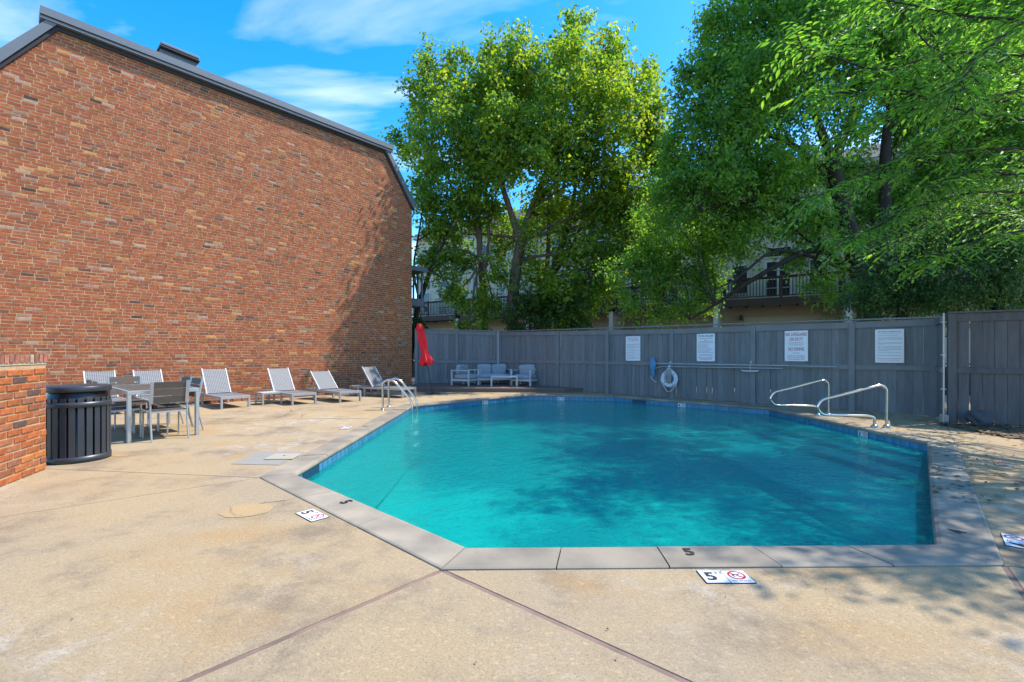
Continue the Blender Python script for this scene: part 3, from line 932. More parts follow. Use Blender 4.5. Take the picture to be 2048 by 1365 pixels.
# end face
RE = frame((0, 0, 0), lnrm)
if (RE.to_3x3() @ Vector((0, 1, 0))).dot(ldir) > 0: RE = frame((0, 0, 0), lnrm * -1)
for r in range(nrow):
    for k in range(2 if r % 2 else 1):
        w = 0.105 if r % 2 else 0.206
        M = RE.copy(); M.translation = lwp(0.0, 0.012 + r * crs, -0.10 - 0.11 * k - (0.0 if r % 2 else 0.06))
        inst('brick', random.choice(LWV), low, M @ Matrix.Diagonal((w / 0.206, 1, 1, 1)))
mb = MB(); mb.raw([lwp(t, LWH - cap_h - 0.012, o) for t, o in ((0.0, -.3), (2.6, -.3), (2.6, .003), (0.0, .003))] + [lwp(t, LWH - cap_h + 0.016, o) for t, o in ((0.0, -.3), (2.6, -.3), (2.6, .006), (0.0, .006))],
      [(4, 5, 6, 7), (2, 3, 7, 6), (3, 0, 4, 7)]); mb.build('mortar_bed', mat('pale mortar', (0.52, 0.46, 0.36), 0.95, var=0.6, var_col=(0.4, 0.33, 0.24), scale=14), low, True)
for k in range(33):
    mb = MB(); mb.col = jit((0.36, 0.15, 0.10), 0.25) if random.random() > 0.25 else jit((0.50, 0.34, 0.27), 0.1)
    t = 0.002 + k * 0.079
    w = 0.066
    vs = [lwp(t + a, z, o) for z in (LWH - cap_h + 0.012, LWH + random.uniform(-.006, .005)) for a, o in ((0, -.31), (w, -.31), (w, 0.012 + random.uniform(-.006, .006)), (0, 0.012))]
    mb.raw(vs, [(3, 2, 1, 0), (4, 5, 6, 7), (0, 1, 5, 4), (1, 2, 6, 5), (2, 3, 7, 6), (3, 0, 4, 7)])
    mb.build('cap_brick', M_BRICK, low, True)

# ================================================================== FENCES
def fence(name, label, pts, tops, posts, cap=True, rail_z=1.0, board=0.142, gap=0.006, zbase=0.0, front=None, mb_=None, mt_=None):
    """board fence along a straight line pts[0] -> pts[1]; tops = list of (s, z) for the top line"""
    a = Vector(pts[0]); b = Vector(pts[1]); d = (b - a); L = d.length; d.normalize()
    nrm = Vector((d.y, -d.x))
    if front is not None and nrm.dot(Vector(front) - a) < 0: nrm = -nrm
    M_B, M_T = mb_ or M_FENCE, mt_ or M_FENCE_T
    root = thing(name, label, 'fence', loc=(a.x, a.y, 0))
    ss, zz = zip(*tops)
    top = lambda s: float(np.interp(s, ss, zz))
    P = lambda s, o, z: Vector((a.x + d.x * s + nrm.x * o, a.y + d.y * s + nrm.y * o, z))
    def bar(nm, s0, s1, z0f, z1f, o0, o1, m):
        mb = MB()
        vs = [P(s0, o0, z0f(s0)), P(s1, o0, z0f(s1)), P(s1, o1, z0f(s1)), P(s0, o1, z0f(s0)), P(s0, o0, z1f(s0)), P(s1, o0, z1f(s1)), P(s1, o1, z1f(s1)), P(s0, o1, z1f(s0))]
        mb.raw(vs, [(0, 3, 2, 1), (4, 5, 6, 7), (0, 1, 5, 4), (1, 2, 6, 5), (2, 3, 7, 6), (3, 0, 4, 7)])
        return mb.build(nm, m, root, True)
    s = 0.0
    while s < L - 0.03:
        w = min(board * random.uniform(0.93, 1.05), L - s)
        g = gap * random.uniform(0.3, 1.0) if random.random() > 0.15 else gap * 1.9
        o = random.uniform(-.003, .003)
        bar('board', s, s + w - g, lambda q: zbase + 0.02 + random.uniform(0, .012), lambda q: top(q) - 0.03, -0.012 + o, 0.008 + o, M_B)
        s += w
    edges = sorted(set([0.0] + [p for p in posts] + [L]))
    for p in posts:
        bar('post', max(0, p - 0.055), min(L, p + 0.055), lambda q: zbase, lambda q: top(q) - 0.005, 0.009, 0.062, M_T)
    for i in range(len(edges) - 1):
        s0, s1 = edges[i] + (0.056 if edges[i] in posts else 0), edges[i + 1] - (0.056 if edges[i + 1] in posts else 0)
        if s1 - s0 < 0.05: continue
        bar('top_rail', s0, s1, lambda q: top(q) - 0.15, lambda q: top(q) - 0.012, 0.009, 0.040, M_T)
        bar('middle_rail', s0, s1, lambda q: rail_z - 0.05, lambda q: rail_z + 0.045, 0.009, 0.042, M_T)
    if cap:
        bar('cap_board', 0, L, lambda q: top(q), lambda q: top(q) + 0.03, -0.05, 0.085, M_T)
    return root, P
FA = Vector((-0.47, 17.66)); FB = Vector((8.58, 9.18)); FD = (FB - FA).normalized(); FN = Vector((-FD.y, FD.x))
if FN.y > 0: FN = -FN
def fence_s(x):
    """distance along the long fence seen at photo column x"""
    k = (x - 1024) / FPX
    # (FA.x + FD.x s) = k (FA.y + FD.y s)
    return (k * FA.y - FA.x) / (FD.x - k * FD.y)
def on_fence(x, y, o=0.05):
    s = fence_s(x); p = FA + FD * s
    Yv = p.y; z = HC - (y - HORIZON) * Yv / FPX
    p = p + FN * o
    return Vector((p.x, p.y, z))
LF = (FB - FA).length
posts = [fence_s(x) for x in (1117, 1216, 1345, 1507, 1704, 1866)]
f1, P1 = fence('board_fence', 'long slate grey board fence carrying the white pool signs', (FA, FB), [(0, 2.11), (6.9, 1.985), (LF, 2.0)], [0.06] + posts[:-1] + [LF - 0.06], rail_z=0.985, front=(0, 5))
FC = Vector((-3.75, 17.58))
f2, P2 = fence('board_fence', 'short slate grey board fence behind the closed red umbrella', (FC, FA), [(0, 2.20), (3.3, 2.12)], [0.06, 1.62, 3.2], rail_z=0.96, front=(0, 5))
FE = Vector((7.98, 8.42)); FG = Vector((10.2, 7.05))
f3, P3 = fence('board_fence', 'narrow dark fence return beside the steel conduit', (FE, FB), [(0, 2.0), (1, 2.0)], [], cap=False, rail_z=0.985, front=(0, 5))
f4, P4 = fence('board_fence', 'dark brownish grey fence with light gaps behind the mulch bed', (FE + Vector((0.04, -0.03)), FG), [(0, 2.02), (3, 2.02)], [0.06], rail_z=0.98, gap=0.011, board=0.16, front=(0, 5), mb_=M_FENCE_R, mt_=M_FENCE_R)
# far return walls of the yard out of frame: the fence simply runs on

# steel conduit and corner pipe
cp = Vector((FE.x - 0.05, FE.y - 0.06, 0))
cd = thing('conduit_pipe', 'thin galvanised conduit pipe with a grey box at the end of the fence', 'pipe', loc=cp)
MB().tube([(0, 0, 0.10), (0, 0, 2.03)], 0.017, 10).build('pipe', M_ALU, cd)
MB().bbox(-0.055, 0.055, -0.05, 0.03, 0.0, 0.16, 0.008).build('junction_box', M_ALU, cd)
for z in (0.62, 1.25, 1.85):
    MB().bbox(-0.045, 0.045, -0.008, 0.03, z, z + 0.02, 0.003).build('pipe_clamp', M_ALU, cd)
cpp = FA + FN * 0.10
cr = thing('corner_pipe', 'slim pale pipe in the fence corner behind the loveseat', 'pipe', loc=(cpp.x, cpp.y, 0.13))
MB().tube([(0, 0, 0.0), (0, 0, 2.0)], 0.02, 8).build('pipe', M_LGREY, cr)
MB().lathe([(0.0, 0.0), (0.05, 0.0), (0.05, 0.015), (0.02, 0.03)], 12).build('base_flange', M_LGREY, cr)

# ================================================================== PATIO DECK
DKH = 0.135
dk = thing('patio_deck', 'low weathered timber platform under the lounge set in the fence corner', 'deck', loc=(-0.5, 15.2, 0))
dl0, dl1, dl2 = Vector((-3.75, 15.20)), Vector((1.72, 14.86)), Vector((2.30, 15.02))
fc = FN * 0.075
poly = [dl0, dl1, dl2, Vector((-0.47, 17.6)), Vector((-3.6, 17.52))]
bw = 0.14
y = 14.8
k = 0
while y < 17.6:
    y0, y1 = y, y + bw - 0.008
    xs = []
    # clip the board strip to the deck outline (convex): intersect at both edges, take the inner extent
    def ext(yy):
        q = []
        for i in range(len(poly)):
            a, b = poly[i], poly[(i + 1) % len(poly)]
            if (a.y - yy) * (b.y - yy) <= 0 and abs(a.y - b.y) > 1e-6:
                q.append(a.x + (b.x - a.x) * (yy - a.y) / (b.y - a.y))
        return (min(q), max(q)) if len(q) >= 2 else None
    e0, e1 = ext(y0), ext(y1)
    if e0 and e1 and e0[1] - e0[0] > 0.05:
        mb = MB()
        vs = [(e0[0], y0, DKH - 0.03), (e0[1], y0, DKH - 0.03), (e1[1], y1, DKH - 0.03), (e1[0], y1, DKH - 0.03), (e0[0], y0, DKH), (e0[1], y0, DKH), (e1[1], y1, DKH), (e1[0], y1, DKH)]
        mb.raw(vs, [(0, 3, 2, 1), (4, 5, 6, 7), (0, 1, 5, 4), (1, 2, 6, 5), (2, 3, 7, 6), (3, 0, 4, 7)])
        mb.build('deck_board', M_DECKW, dk, True)
    y += bw
def vbar(name, a, b, z0, z1, w, m, root):
    mb = MB(); mb.beam((a.x, a.y, (z0 + z1) / 2), (b.x, b.y, (z0 + z1) / 2), w, z1 - z0); return mb.build(name, m, root, True)
vbar('fascia_board', dl0 + Vector((0, -0.02)), dl1 + Vector((0, -0.02)), 0.005, DKH - 0.035, 0.03, M_DECKW, dk)
vbar('fascia_board', dl1 + Vector((0.01, -0.02)), dl2 + Vector((0.01, -0.02)), 0.005, DKH - 0.035, 0.03, M_DECKW, dk)
vbar('nosing_board', dl0 + Vector((0, -0.03)), dl1 + Vector((0, -0.03)), DKH - 0.034, DKH + 0.003, 0.10, M_DECKW, dk)
vbar('nosing_board', dl1 + Vector((0.02, -0.03)), dl2 + Vector((0.02, -0.03)), DKH - 0.034, DKH + 0.002, 0.09, M_DECKW, dk)

# ================================================================== MULCH BED, ROCK, FALLEN LEAVES
mq = [(7.70, 8.20), (7.55, 6.9), (8.4, 6.0), (12, 4.0), (13, 6.0), (10.4, 7.1), (8.05, 8.5)]
mq = ccw(mq)
bm = bmesh.new()
vs = [bm.verts.new((p[0], p[1], 0.006)) for p in mq]
fz = bm.faces.new(vs)
bmesh.ops.triangulate(bm, faces=[fz])
for _ in range(5):
    bmesh.ops.subdivide_edges(bm, edges=list(bm.edges), cuts=1, use_grid_fill=True)
    if len(bm.verts) > 9000: break
for v in bm.verts:
    edge = any(False for _ in ())
    h = 0.012 + 0.022 * mnoise.noise(v.co * 11) + 0.03 * abs(mnoise.noise(v.co * 2.3))
    v.co.z = max(0.004, h)
me = bpy.data.meshes.new('mulch_bed'); bm.to_mesh(me); bm.free()
mo = bpy.data.objects.new('mulch_bed', me); me.materials.append(M_MULCH); COL.objects.link(mo)
tag(mo, 'dark bark mulch bed at the foot of the right fence', None, None, 'structure')
bm = bmesh.new(); bmesh.ops.create_icosphere(bm, subdivisions=3, radius=1.0)
for v in bm.verts:
    c = v.co.copy(); v.co = Vector((c.x * 0.20, c.y * 0.11, c.z * 0.13)) * (1 + 0.35 * mnoise.noise(c * 1.6))
me = bpy.data.meshes.new('rock'); bm.to_mesh(me); bm.free(); me.materials.append(M_ROCK)
ro = bpy.data.objects.new('rock', me); COL.objects.link(ro); pr = G(1962, 842); ro.location = (8.02 + 0.12, 7.98, 0.14); ro.rotation_euler = (0, R(20), R(-30))
ro.location = (W(1962, 838, 7.90)); tag(ro, 'slate blue rock leaning on the dark fence at the mulch bed', 'rock')
lf = MB()
def scatter_leaf(p, s):
    a = random.uniform(0, 6.28); d = Vector((math.cos(a), math.sin(a), 0)); e = Vector((-d.y, d.x, 0))
    z = Vector((0, 0, 1))
    lf.raw([p - d * s, p + e * s * 0.45 + z * random.uniform(0, .012), p + d * s + z * random.uniform(0, .015), p - e * s * 0.45 + z * random.uniform(0, .012)], [(0, 1, 2), (0, 2, 3)])
for k in range(900):
    x = random.uniform(1380, 2100); y = random.uniform(805, 1010)
    p = G(x, y)
    # keep to the shaded deck on the fence side of the pool
    if p.x < 0 or p.y > 13.6 or p.x > 9: continue
    inside = all(((Vector(PI_[(i + 1) % NP]) - Vector(PI_[i])).x * (p.y - PI_[i][1]) - (Vector(PI_[(i + 1) % NP]) - Vector(PI_[i])).y * (p.x - PI_[i][0])) > -0.02 for i in range(NP))
    if inside or (p.xy - FA).dot(FN) < 0.05: continue
    scatter_leaf(p + Vector((0, 0, 0.017)), random.uniform(0.02, 0.045))
for k in range(1500):
    p = Vector((random.uniform(7.5, 9.6), random.uniform(6.0, 8.3), random.uniform(0.025, 0.05))); scatter_leaf(p, random.uniform(0.02, 0.05))
for k in range(14):
    p = G(random.uniform(100, 1900), random.uniform(960, 1340))
    inside = all(((Vector(PI_[(i + 1) % NP]) - Vector(PI_[i])).x * (p.y - PI_[i][1]) - (Vector(PI_[(i + 1) % NP]) - Vector(PI_[i])).y * (p.x - PI_[i][0])) > -0.35 for i in range(NP))
    if not inside and p.x > -4.5: scatter_leaf(p + Vector((0, 0, 0.004)), random.uniform(0.005, 0.009))
lo = lf.build('fallen_leaves', M_DEADLEAF); tag(lo, 'small brown fallen leaves scattered over the shaded deck', 'leaves', None, 'stuff')

# ================================================================== LITTER BIN
def Rot(z): return Matrix.Rotation(z, 4, 'Z')
bc = Vector((-5.30, 5.56, 0))
bin_ = thing('litter_bin', 'round black slatted steel litter bin with a flat rimmed lid', 'bin', loc=bc)
MB().lathe([(0.27, 0.02), (0.27, 0.76), (0.0, 0.76)], 40).build('liner', M_LINER, bin_)
MB().lathe([(0.285, 0.0), (0.308, 0.0), (0.308, 0.075), (0.285, 0.075), (0.285, 0.0)], 48).build('base_ring', M_CAN, bin_)
MB().lathe([(0.296, 0.655), (0.310, 0.655), (0.310, 0.715), (0.296, 0.715), (0.296, 0.655)], 48).build('top_band', M_CAN, bin_)
sl = MB().bbox(0.288, 0.300, -0.029, 0.029, 0.07, 0.765, 0.003).mesh('slat'); sl.materials.append(M_CAN)
for k in range(24):
    inst('slat', sl, bin_, Rot(2 * math.pi * k / 24 + 0.05), world=False)
for k in range(4):
    mb = MB(); mb.tube([(0.25 * math.cos(k * 1.57 + .4), 0.25 * math.sin(k * 1.57 + .4), 0.74), (0.25 * math.cos(k * 1.57 + .4), 0.25 * math.sin(k * 1.57 + .4), 0.86)], 0.012, 8); mb.build('lid_post', M_CAN, bin_)
MB().lathe([(0.0, 0.835), (0.27, 0.835), (0.303, 0.835), (0.311, 0.845), (0.311, 0.893), (0.300, 0.903), (0.22, 0.912), (0.0, 0.916)], 56).build('lid', M_CAN, bin_)
MB().lathe([(0.296, 0.745), (0.282, 0.79), (0.265, 0.835)], 48).build('bag_rim', M_LINER, bin_)

# ================================================================== DINING SET
lng = Vector((-0.757, 0.653, 0)).normalized()       # towards the brick building
sht = Vector((0.653, 0.757, 0)).normalized()
TC = Vector((-5.92, 7.46, 0))
MT = Matrix((sht, lng, Vector((0, 0, 1)))).transposed().to_4x4(); MT.translation = TC
tb = thing('dining_table', 'rectangular aluminium dining table with grey brown slatted top', 'table', M=MT)
TWd, TL, TH = 0.88, 1.80, 0.745
for sx in (-1, 1):
    for sy in (-1, 1):
        MB().bbox(sx * TWd / 2 - 0.045 if sx > 0 else -TWd / 2 - 0.0, sx * TWd / 2 if sx > 0 else -TWd / 2 + 0.045, (TL / 2 - 0.085) if sy > 0 else -TL / 2, TL / 2 if sy > 0 else -TL / 2 + 0.085, 0, TH - 0.056, 0.003).build('leg', M_ALU, tb)
for sy in (-1, 1):
    MB().bbox(-TWd / 2, TWd / 2, (TL / 2 - 0.085) if sy > 0 else -TL / 2, TL / 2 if sy > 0 else -TL / 2 + 0.085, TH - 0.054, TH, 0.003).build('end_rail', M_ALU, tb)
for sx in (-1, 1):
    MB().bbox((TWd / 2 - 0.045) if sx > 0 else -TWd / 2, TWd / 2 if sx > 0 else -TWd / 2 + 0.045, -TL / 2 + 0.087, TL / 2 - 0.087, TH - 0.054, TH - 0.001, 0.003).build('side_rail', M_ALU, tb)
for k in range(8):
    x0 = -TWd / 2 + 0.05 + k * 0.0985
    MB().bbox(x0, x0 + 0.090, -TL / 2 + 0.088, TL / 2 - 0.088, TH - 0.03, TH + 0.002, 0.003).build('slat', M_SLAT, tb)

def make_chair(label):
    """local +Y is the way the sitter faces; origin on the ground under the seat"""
    c = thing('dining_chair', label, 'chair', group='dining chairs round the aluminium table')
    for sx in (-1, 1):
        x = sx * 0.225
        MB().tube([(x, 0.21, 0), (x, 0.205, 0.43), (x, 0.18, 0.445)], 0.0125, 8).build('front_leg', M_ALU, c)
        MB().tube([(x, -0.29, 0), (x, -0.23, 0.25), (x, -0.205, 0.43), (x, -0.215, 0.56), (x, -0.275, 0.88)], 0.0135, 8).build('rear_leg', M_ALU, c)
        MB().beam((x, 0.20, 0.435), (x, -0.205, 0.425), 0.022, 0.028).build('seat_rail', M_ALU, c)
        MB().beam((x * 0.97, -0.222, 0.55), (x * 0.97, -0.282, 0.875), 0.042, 0.018, (0, 1, 0)).build('back_rail', M_ALU, c)
    for k in range(3):
        z0 = 0.555 + k * 0.108; z1 = z0 + 0.098
        yy = lambda z: -0.214 - (z - 0.55) * 0.185
        mb = MB(); mb.beam((-0.205, yy((z0 + z1) / 2), (z0 + z1) / 2), (0.205, yy((z0 + z1) / 2), (z0 + z1) / 2), 0.014, z1 - z0, (0, -0.185, 1)); mb.build('back_slat', M_SLAT, c)
    for k in range(5):
        y0 = -0.20 + k * 0.083
        MB().bbox(-0.212, 0.212, y0, y0 + 0.075, 0.435, 0.450, 0.003).build('seat_slat', M_SLAT, c)
    MB().beam((-0.225, 0.205, 0.425), (0.225, 0.205, 0.425), 0.02, 0.025).build('front_rail', M_ALU, c)
    MB().beam((-0.225, -0.205, 0.42), (0.225, -0.205, 0.42), 0.02, 0.025).build('cross_rail', M_ALU, c)
    return c
def chair_M(p, face, tw=0.0):
    f = Vector(face).normalized(); x = Vector((f.y, -f.x, 0))
    M = Matrix((x, f, Vector((0, 0, 1)))).transposed().to_4x4(); M.translation = Vector(p)
    return M @ Rot(tw)
ch0 = make_chair('aluminium dining chair at the table end towards the pool and bin')
ch0.matrix_world = chair_M(TC - lng * 0.80 + sht * 0.02, lng, 0.02)
copy_tree(ch0, chair_M(TC + lng * 1.02 - sht * 0.12, -lng, 0.05), 'aluminium dining chair at the table end towards the brick building')
for (a, l1, l2) in ((0.40, 'aluminium dining chair on the pool side of the table, next to the loungers', 'dining chair showing its back top above the bin lid, next to the loungers'),
                    (-0.22, 'aluminium dining chair on the pool side of the table, next to the end chair', 'dining chair mostly hidden by the litter bin, next to the end chair')):
    copy_tree(ch0, chair_M(TC + lng * a + sht * 0.32, -sht, random.uniform(-.06, .06)), l1)
    copy_tree(ch0, chair_M(TC + lng * a - sht * 0.42, sht, random.uniform(-.06, .06)), l2)

# ================================================================== SUN LOUNGERS AND SIDE TABLES
def make_lounger(label, tilt):
    """origin at the foot end on the ground, +Y towards the head"""
    c = thing('sun_lounger', label, 'sun lounger', group='sun loungers in front of the brick building')
    w = 0.29; L = 1.92; h = 0.285
    for sx in (-1, 1):
        MB().bbox(sx * w - 0.022, sx * w + 0.022, 0.062, L, h - 0.062, h, 0.003).build('side_rail', M_ALU, c)
        MB().bbox(sx * w - 0.022, sx * w + 0.022, 0.0, 0.055, 0.0, h - 0.062, 0.003).build('leg', M_ALU, c)
        MB().bbox(sx * w - 0.022, sx * w + 0.022, 1.42, 1.475, 0.0, h - 0.063, 0.003).build('leg', M_ALU, c)
    MB().bbox(-w - 0.022, w + 0.022, 0.0, 0.06, h - 0.060, h, 0.003).build('foot_rail', M_ALU, c)
    MB().bbox(-w + 0.023, w - 0.023, L - 0.05, L - 0.002, h - 0.060, h - 0.002, 0.003).build('head_rail', M_ALU, c)
    MB().bbox(-w + 0.024, w - 0.024, 0.062, 1.16, h - 0.022, h - 0.008, 0.003).build('seat_sling', M_WEAVE, c)
    Mb = Matrix.Translation((0, 1.17, h + 0.005)) @ Matrix.Rotation(R(tilt), 4, 'X')
    o = MB().bbox(-w + 0.035, w - 0.035, 0.0, 0.70, -0.006, 0.006, 0.003).build('back_sling', M_WEAVE, c)
    o.matrix_basis = Mb
    for sx in (-1, 1):
        o = MB().bbox(sx * (w - 0.026) - 0.014, sx * (w - 0.026) + 0.014, -0.01, 0.72, -0.016, 0.016, 0.003).build('back_rail', M_LGREY, c)
        o.matrix_basis = Mb
    top = Mb @ Vector((0, 0.42, -0.01))
    for sx in (-1, 1):
        MB().tube([(sx * 0.2, top.y, top.z), (sx * 0.2, top.y + 0.22, h - 0.03)], 0.009, 6).build('prop', M_ALU, c)
    return c
axis = Vector((-0.76, 0.65, 0)).normalized()
def lounger_M(p, ax): return chair_M((p[0], p[1], 0), ax)
spots = [((-8.34, 9.49), axis, 55, 'grey woven lounger behind the litter bin and dining chairs', 1),
         ((-7.66, 10.02), axis, 55, 'grey woven lounger just behind the end of the dining table', 1),
         ((-6.48, 10.68), axis, 57, 'sunlit grey woven lounger between the dining set and a side table', 0),
         ((-5.22, 11.45), axis, 55, 'sunlit grey woven lounger with a side table at its dining set side', 0),
         ((-4.26, 12.02), axis, 42, 'half shaded low reclined lounger next to the wall shadow edge', 0),
         ((-2.98, 13.25), Vector((-0.90, 0.44, 0)), 55, 'dappled shaded lounger behind the pool ladder', 0)]
for (p, ax, tilt, lb, _) in spots:
    c = make_lounger(lb, tilt); c.matrix_world = lounger_M(p, ax)
def make_side_table(label):
    c = thing('side_table', label, 'side table', group='side tables between loungers')
    h = 0.30; w = 0.22
    for sx in (-1, 1):
        for sy in (-1, 1):
            MB().bbox(sx * w - 0.02, sx * w + 0.02, sy * w - 0.02, sy * w + 0.02, 0, h - 0.045, 0.003).build('leg', M_ALU, c)
        MB().bbox(sx * w - 0.02, sx * w + 0.02, -w - 0.02, w + 0.02, h - 0.044, h, 0.003).build('rail', M_ALU, c)
        MB().bbox(-w + 0.021, w - 0.021, sx * w - 0.02, sx * w + 0.02, h - 0.044, h - 0.001, 0.003).build('rail', M_ALU, c)
    MB().bbox(-w + 0.02, w - 0.02, -w + 0.02, w - 0.02, h - 0.016, h - 0.003, 0.003).build('tabletop', M_LGREY, c)
    return c
s1 = make_side_table('small aluminium side table between the two sunlit loungers')
p = G(528, 810); s1.matrix_world = chair_M((p.x - 0.02, p.y + 0.25, 0), axis)
s2 = make_side_table('small aluminium side table in the wall shadow near the pool ladder'); s2.matrix_world = chair_M((-4.62, 13.9, 0), axis)

# ================================================================== POOL LADDER AND HANDRAILS
def arc_pts(pts, r, seg=5):
    """polyline with rounded corners"""
    P = [Vector(p) for p in pts]; out = [P[0]]
    for i in range(1, len(P) - 1):
        a, b, c = P[i - 1], P[i], P[i + 1]
        rr = min(r, (a - b).length * 0.48, (c - b).length * 0.48)
        p0 = b + (a - b).normalized() * rr; p1 = b + (c - b).normalized() * rr
        for t in np.linspace(0, 1, seg + 1):
            t = float(t); out.append(p0 * (1 - t) ** 2 + b * (2 * t * (1 - t)) + p1 * t * t)
    out.append(P[-1]); return out
lad = thing('pool_ladder', 'stainless steel ladder rails arching over the pool edge by the loungers', 'ladder', loc=(-2.95, 10.38, 0))
for yy in (0.0, 0.50):
    MB().tube(arc_pts([(0.0, yy, 0.0), (0.0, yy, 0.64), (0.17, yy, 0.70), (0.30, yy, 0.62), (0.68, yy, 0.17), (0.68, yy, -1.0)], 0.16), 0.024, 12).build('rail', M_STEEL, lad)
    MB().lathe([(0.0, 0.04), (0.03, 0.038), (0.055, 0.012), (0.058, 0.0)], 20).build('escutcheon', M_STEEL, lad, loc=(0, yy, 0))
for z in (-0.32, -0.6, -0.88):
    MB().bbox(0.63, 0.74, 0.02, 0.48, z, z + 0.03, 0.006).build('tread', M_LGREY, lad)
def make_rail(label):
    c = thing('pool_handrail', label, 'handrail', group='stainless handrails at the pool steps')
    MB().tube(arc_pts([(0.52, 0, 0.0), (0.52, 0, 0.755), (-0.62, 0, 0.47), (-0.70, 0, 0.33), (-0.60, 0, 0.205), (0.20, 0, 0.19), (0.31, 0, 0.17), (0.31, 0, 0.0)], 0.17), 0.0235, 12).build('rail', M_STEEL, c)
    for x in (0.52, 0.31):
        MB().lathe([(0.0, 0.04), (0.03, 0.038), (0.055, 0.012), (0.058, 0.0)], 20).build('escutcheon', M_STEEL, c, loc=(x, 0, 0))
    return c
r1 = make_rail('stainless loop handrail in front of the resuscitation sign'); r1.matrix_world = Matrix.Translation((6.0, 7.92, 0.012))
r2 = copy_tree(r1, Matrix.Translation((6.02, 9.40, 0.012)), 'stainless loop handrail in front of the lifeguard sign')

# ================================================================== RED UMBRELLA
ub = Vector((-2.52, 14.45, 0)); ut = W(838, 647, 14.4)
axu = (ut - ub); ulen = axu.length
Mu = axu.to_track_quat('Z', 'Y').to_matrix().to_4x4(); Mu.translation = ub
um = thing('closed_umbrella', 'closed red patio umbrella leaning on a dark pole at the deck edge', 'umbrella', loc=ub)
o = MB().tube([(0, 0, 0.02), (0, 0, ulen - 0.02)], 0.019, 10).build('pole', M_POLE, um); PMu = Matrix.Translation(ub).inverted() @ Mu; o.matrix_basis = PMu
cn = MB(); pr = []
for (f, r) in ((0.42, 0.165), (0.425, 0.20), (0.47, 0.185), (0.52, 0.14), (0.57, 0.105), (0.62, 0.10), (0.70, 0.115), (0.80, 0.115), (0.88, 0.10), (0.94, 0.085)):
    pr.append((r, f * ulen))
seg = 48; vs = []; fs = []
for j, (r, z) in enumerate(pr):
    for k in range(seg):
        a = 2 * math.pi * k / seg
        rr = r * (1 + 0.20 * math.cos(8 * a + 0.6 * math.sin(z * 3)) + 0.07 * math.cos(3 * a + z * 5))
        zz = z + (0.05 * math.cos(4 * a + 1) if j < 2 else 0)
        vs.append((rr * math.cos(a), rr * math.sin(a), zz))
for j in range(len(pr) - 1):
    for k in range(seg):
        fs.append((j * seg + k, j * seg + (k + 1) % seg, (j + 1) * seg + (k + 1) % seg, (j + 1) * seg + k))
o = cn.raw(vs, fs, True).build('canopy', M_RED, um); o.matrix_basis = PMu
o = MB().lathe([(0.11, 0.905 * ulen), (0.125, 0.915 * ulen), (0.10, 0.955 * ulen), (0.05, 0.995 * ulen), (0.0, 1.0 * ulen)], 40, star=(0.10, 8, 0)).build('vent_cap', M_RED, um); o.matrix_basis = PMu
o = MB().lathe([(0.102, 0.585 * ulen), (0.112, 0.59 * ulen), (0.112, 0.605 * ulen), (0.102, 0.61 * ulen)], 24).build('tie_strap', M_RED, um); o.matrix_basis = PMu
MB().lathe([(0.0, 0.02), (0.24, 0.018), (0.25, 0.008), (0.25, 0.0)], 32).build('base_plate', M_POLE, um)
MB().tube([(0, 0, 0.015), (-0.02, 0, 0.16)], 0.03, 10).build('pole_socket', M_POLE, um)

# ================================================================== LOUNGE SET ON THE PATIO DECK
def cushion(mb, x0, x1, y0, y1, z0, z1, puff=0.02, M=None, n_=9):
    """soft box with domed faces"""
    cx, cy, cz = (x0 + x1) / 2, (y0 + y1) / 2, (z0 + z1) / 2
    hx, hy, hz = (x1 - x0) / 2, (y1 - y0) / 2, (z1 - z0) / 2
    bm = bmesh.new(); bmesh.ops.create_cube(bm, size=2.0)
    bmesh.ops.subdivide_edges(bm, edges=list(bm.edges), cuts=7, use_grid_fill=True)
    vs = []
    bm.verts.index_update()
    for v in bm.verts:
        p = v.co
        e = 0.86
        k = (abs(p.x) ** 8 + abs(p.y) ** 8 + abs(p.z) ** 8) ** (1 / 8)
        q = p / k
        b = (1 - abs(p.x) ** 2) * (1 - abs(p.y) ** 2)
        r_ = Vector((cx + q.x * hx, cy + q.y * hy, cz + q.z * (hz + puff * max(0, b))))
        r_ += Vector((mnoise.noise(p * 1.7 + Vector((cx, cy, 0))) * .012, 0, mnoise.noise(p * 2.1) * .012))
        vs.append(M @ r_ if M is not None else r_)
    fs = [tuple(v.index for v in f.verts) for f in bm.faces]; bm.free()
    return mb.raw(vs, fs, True)
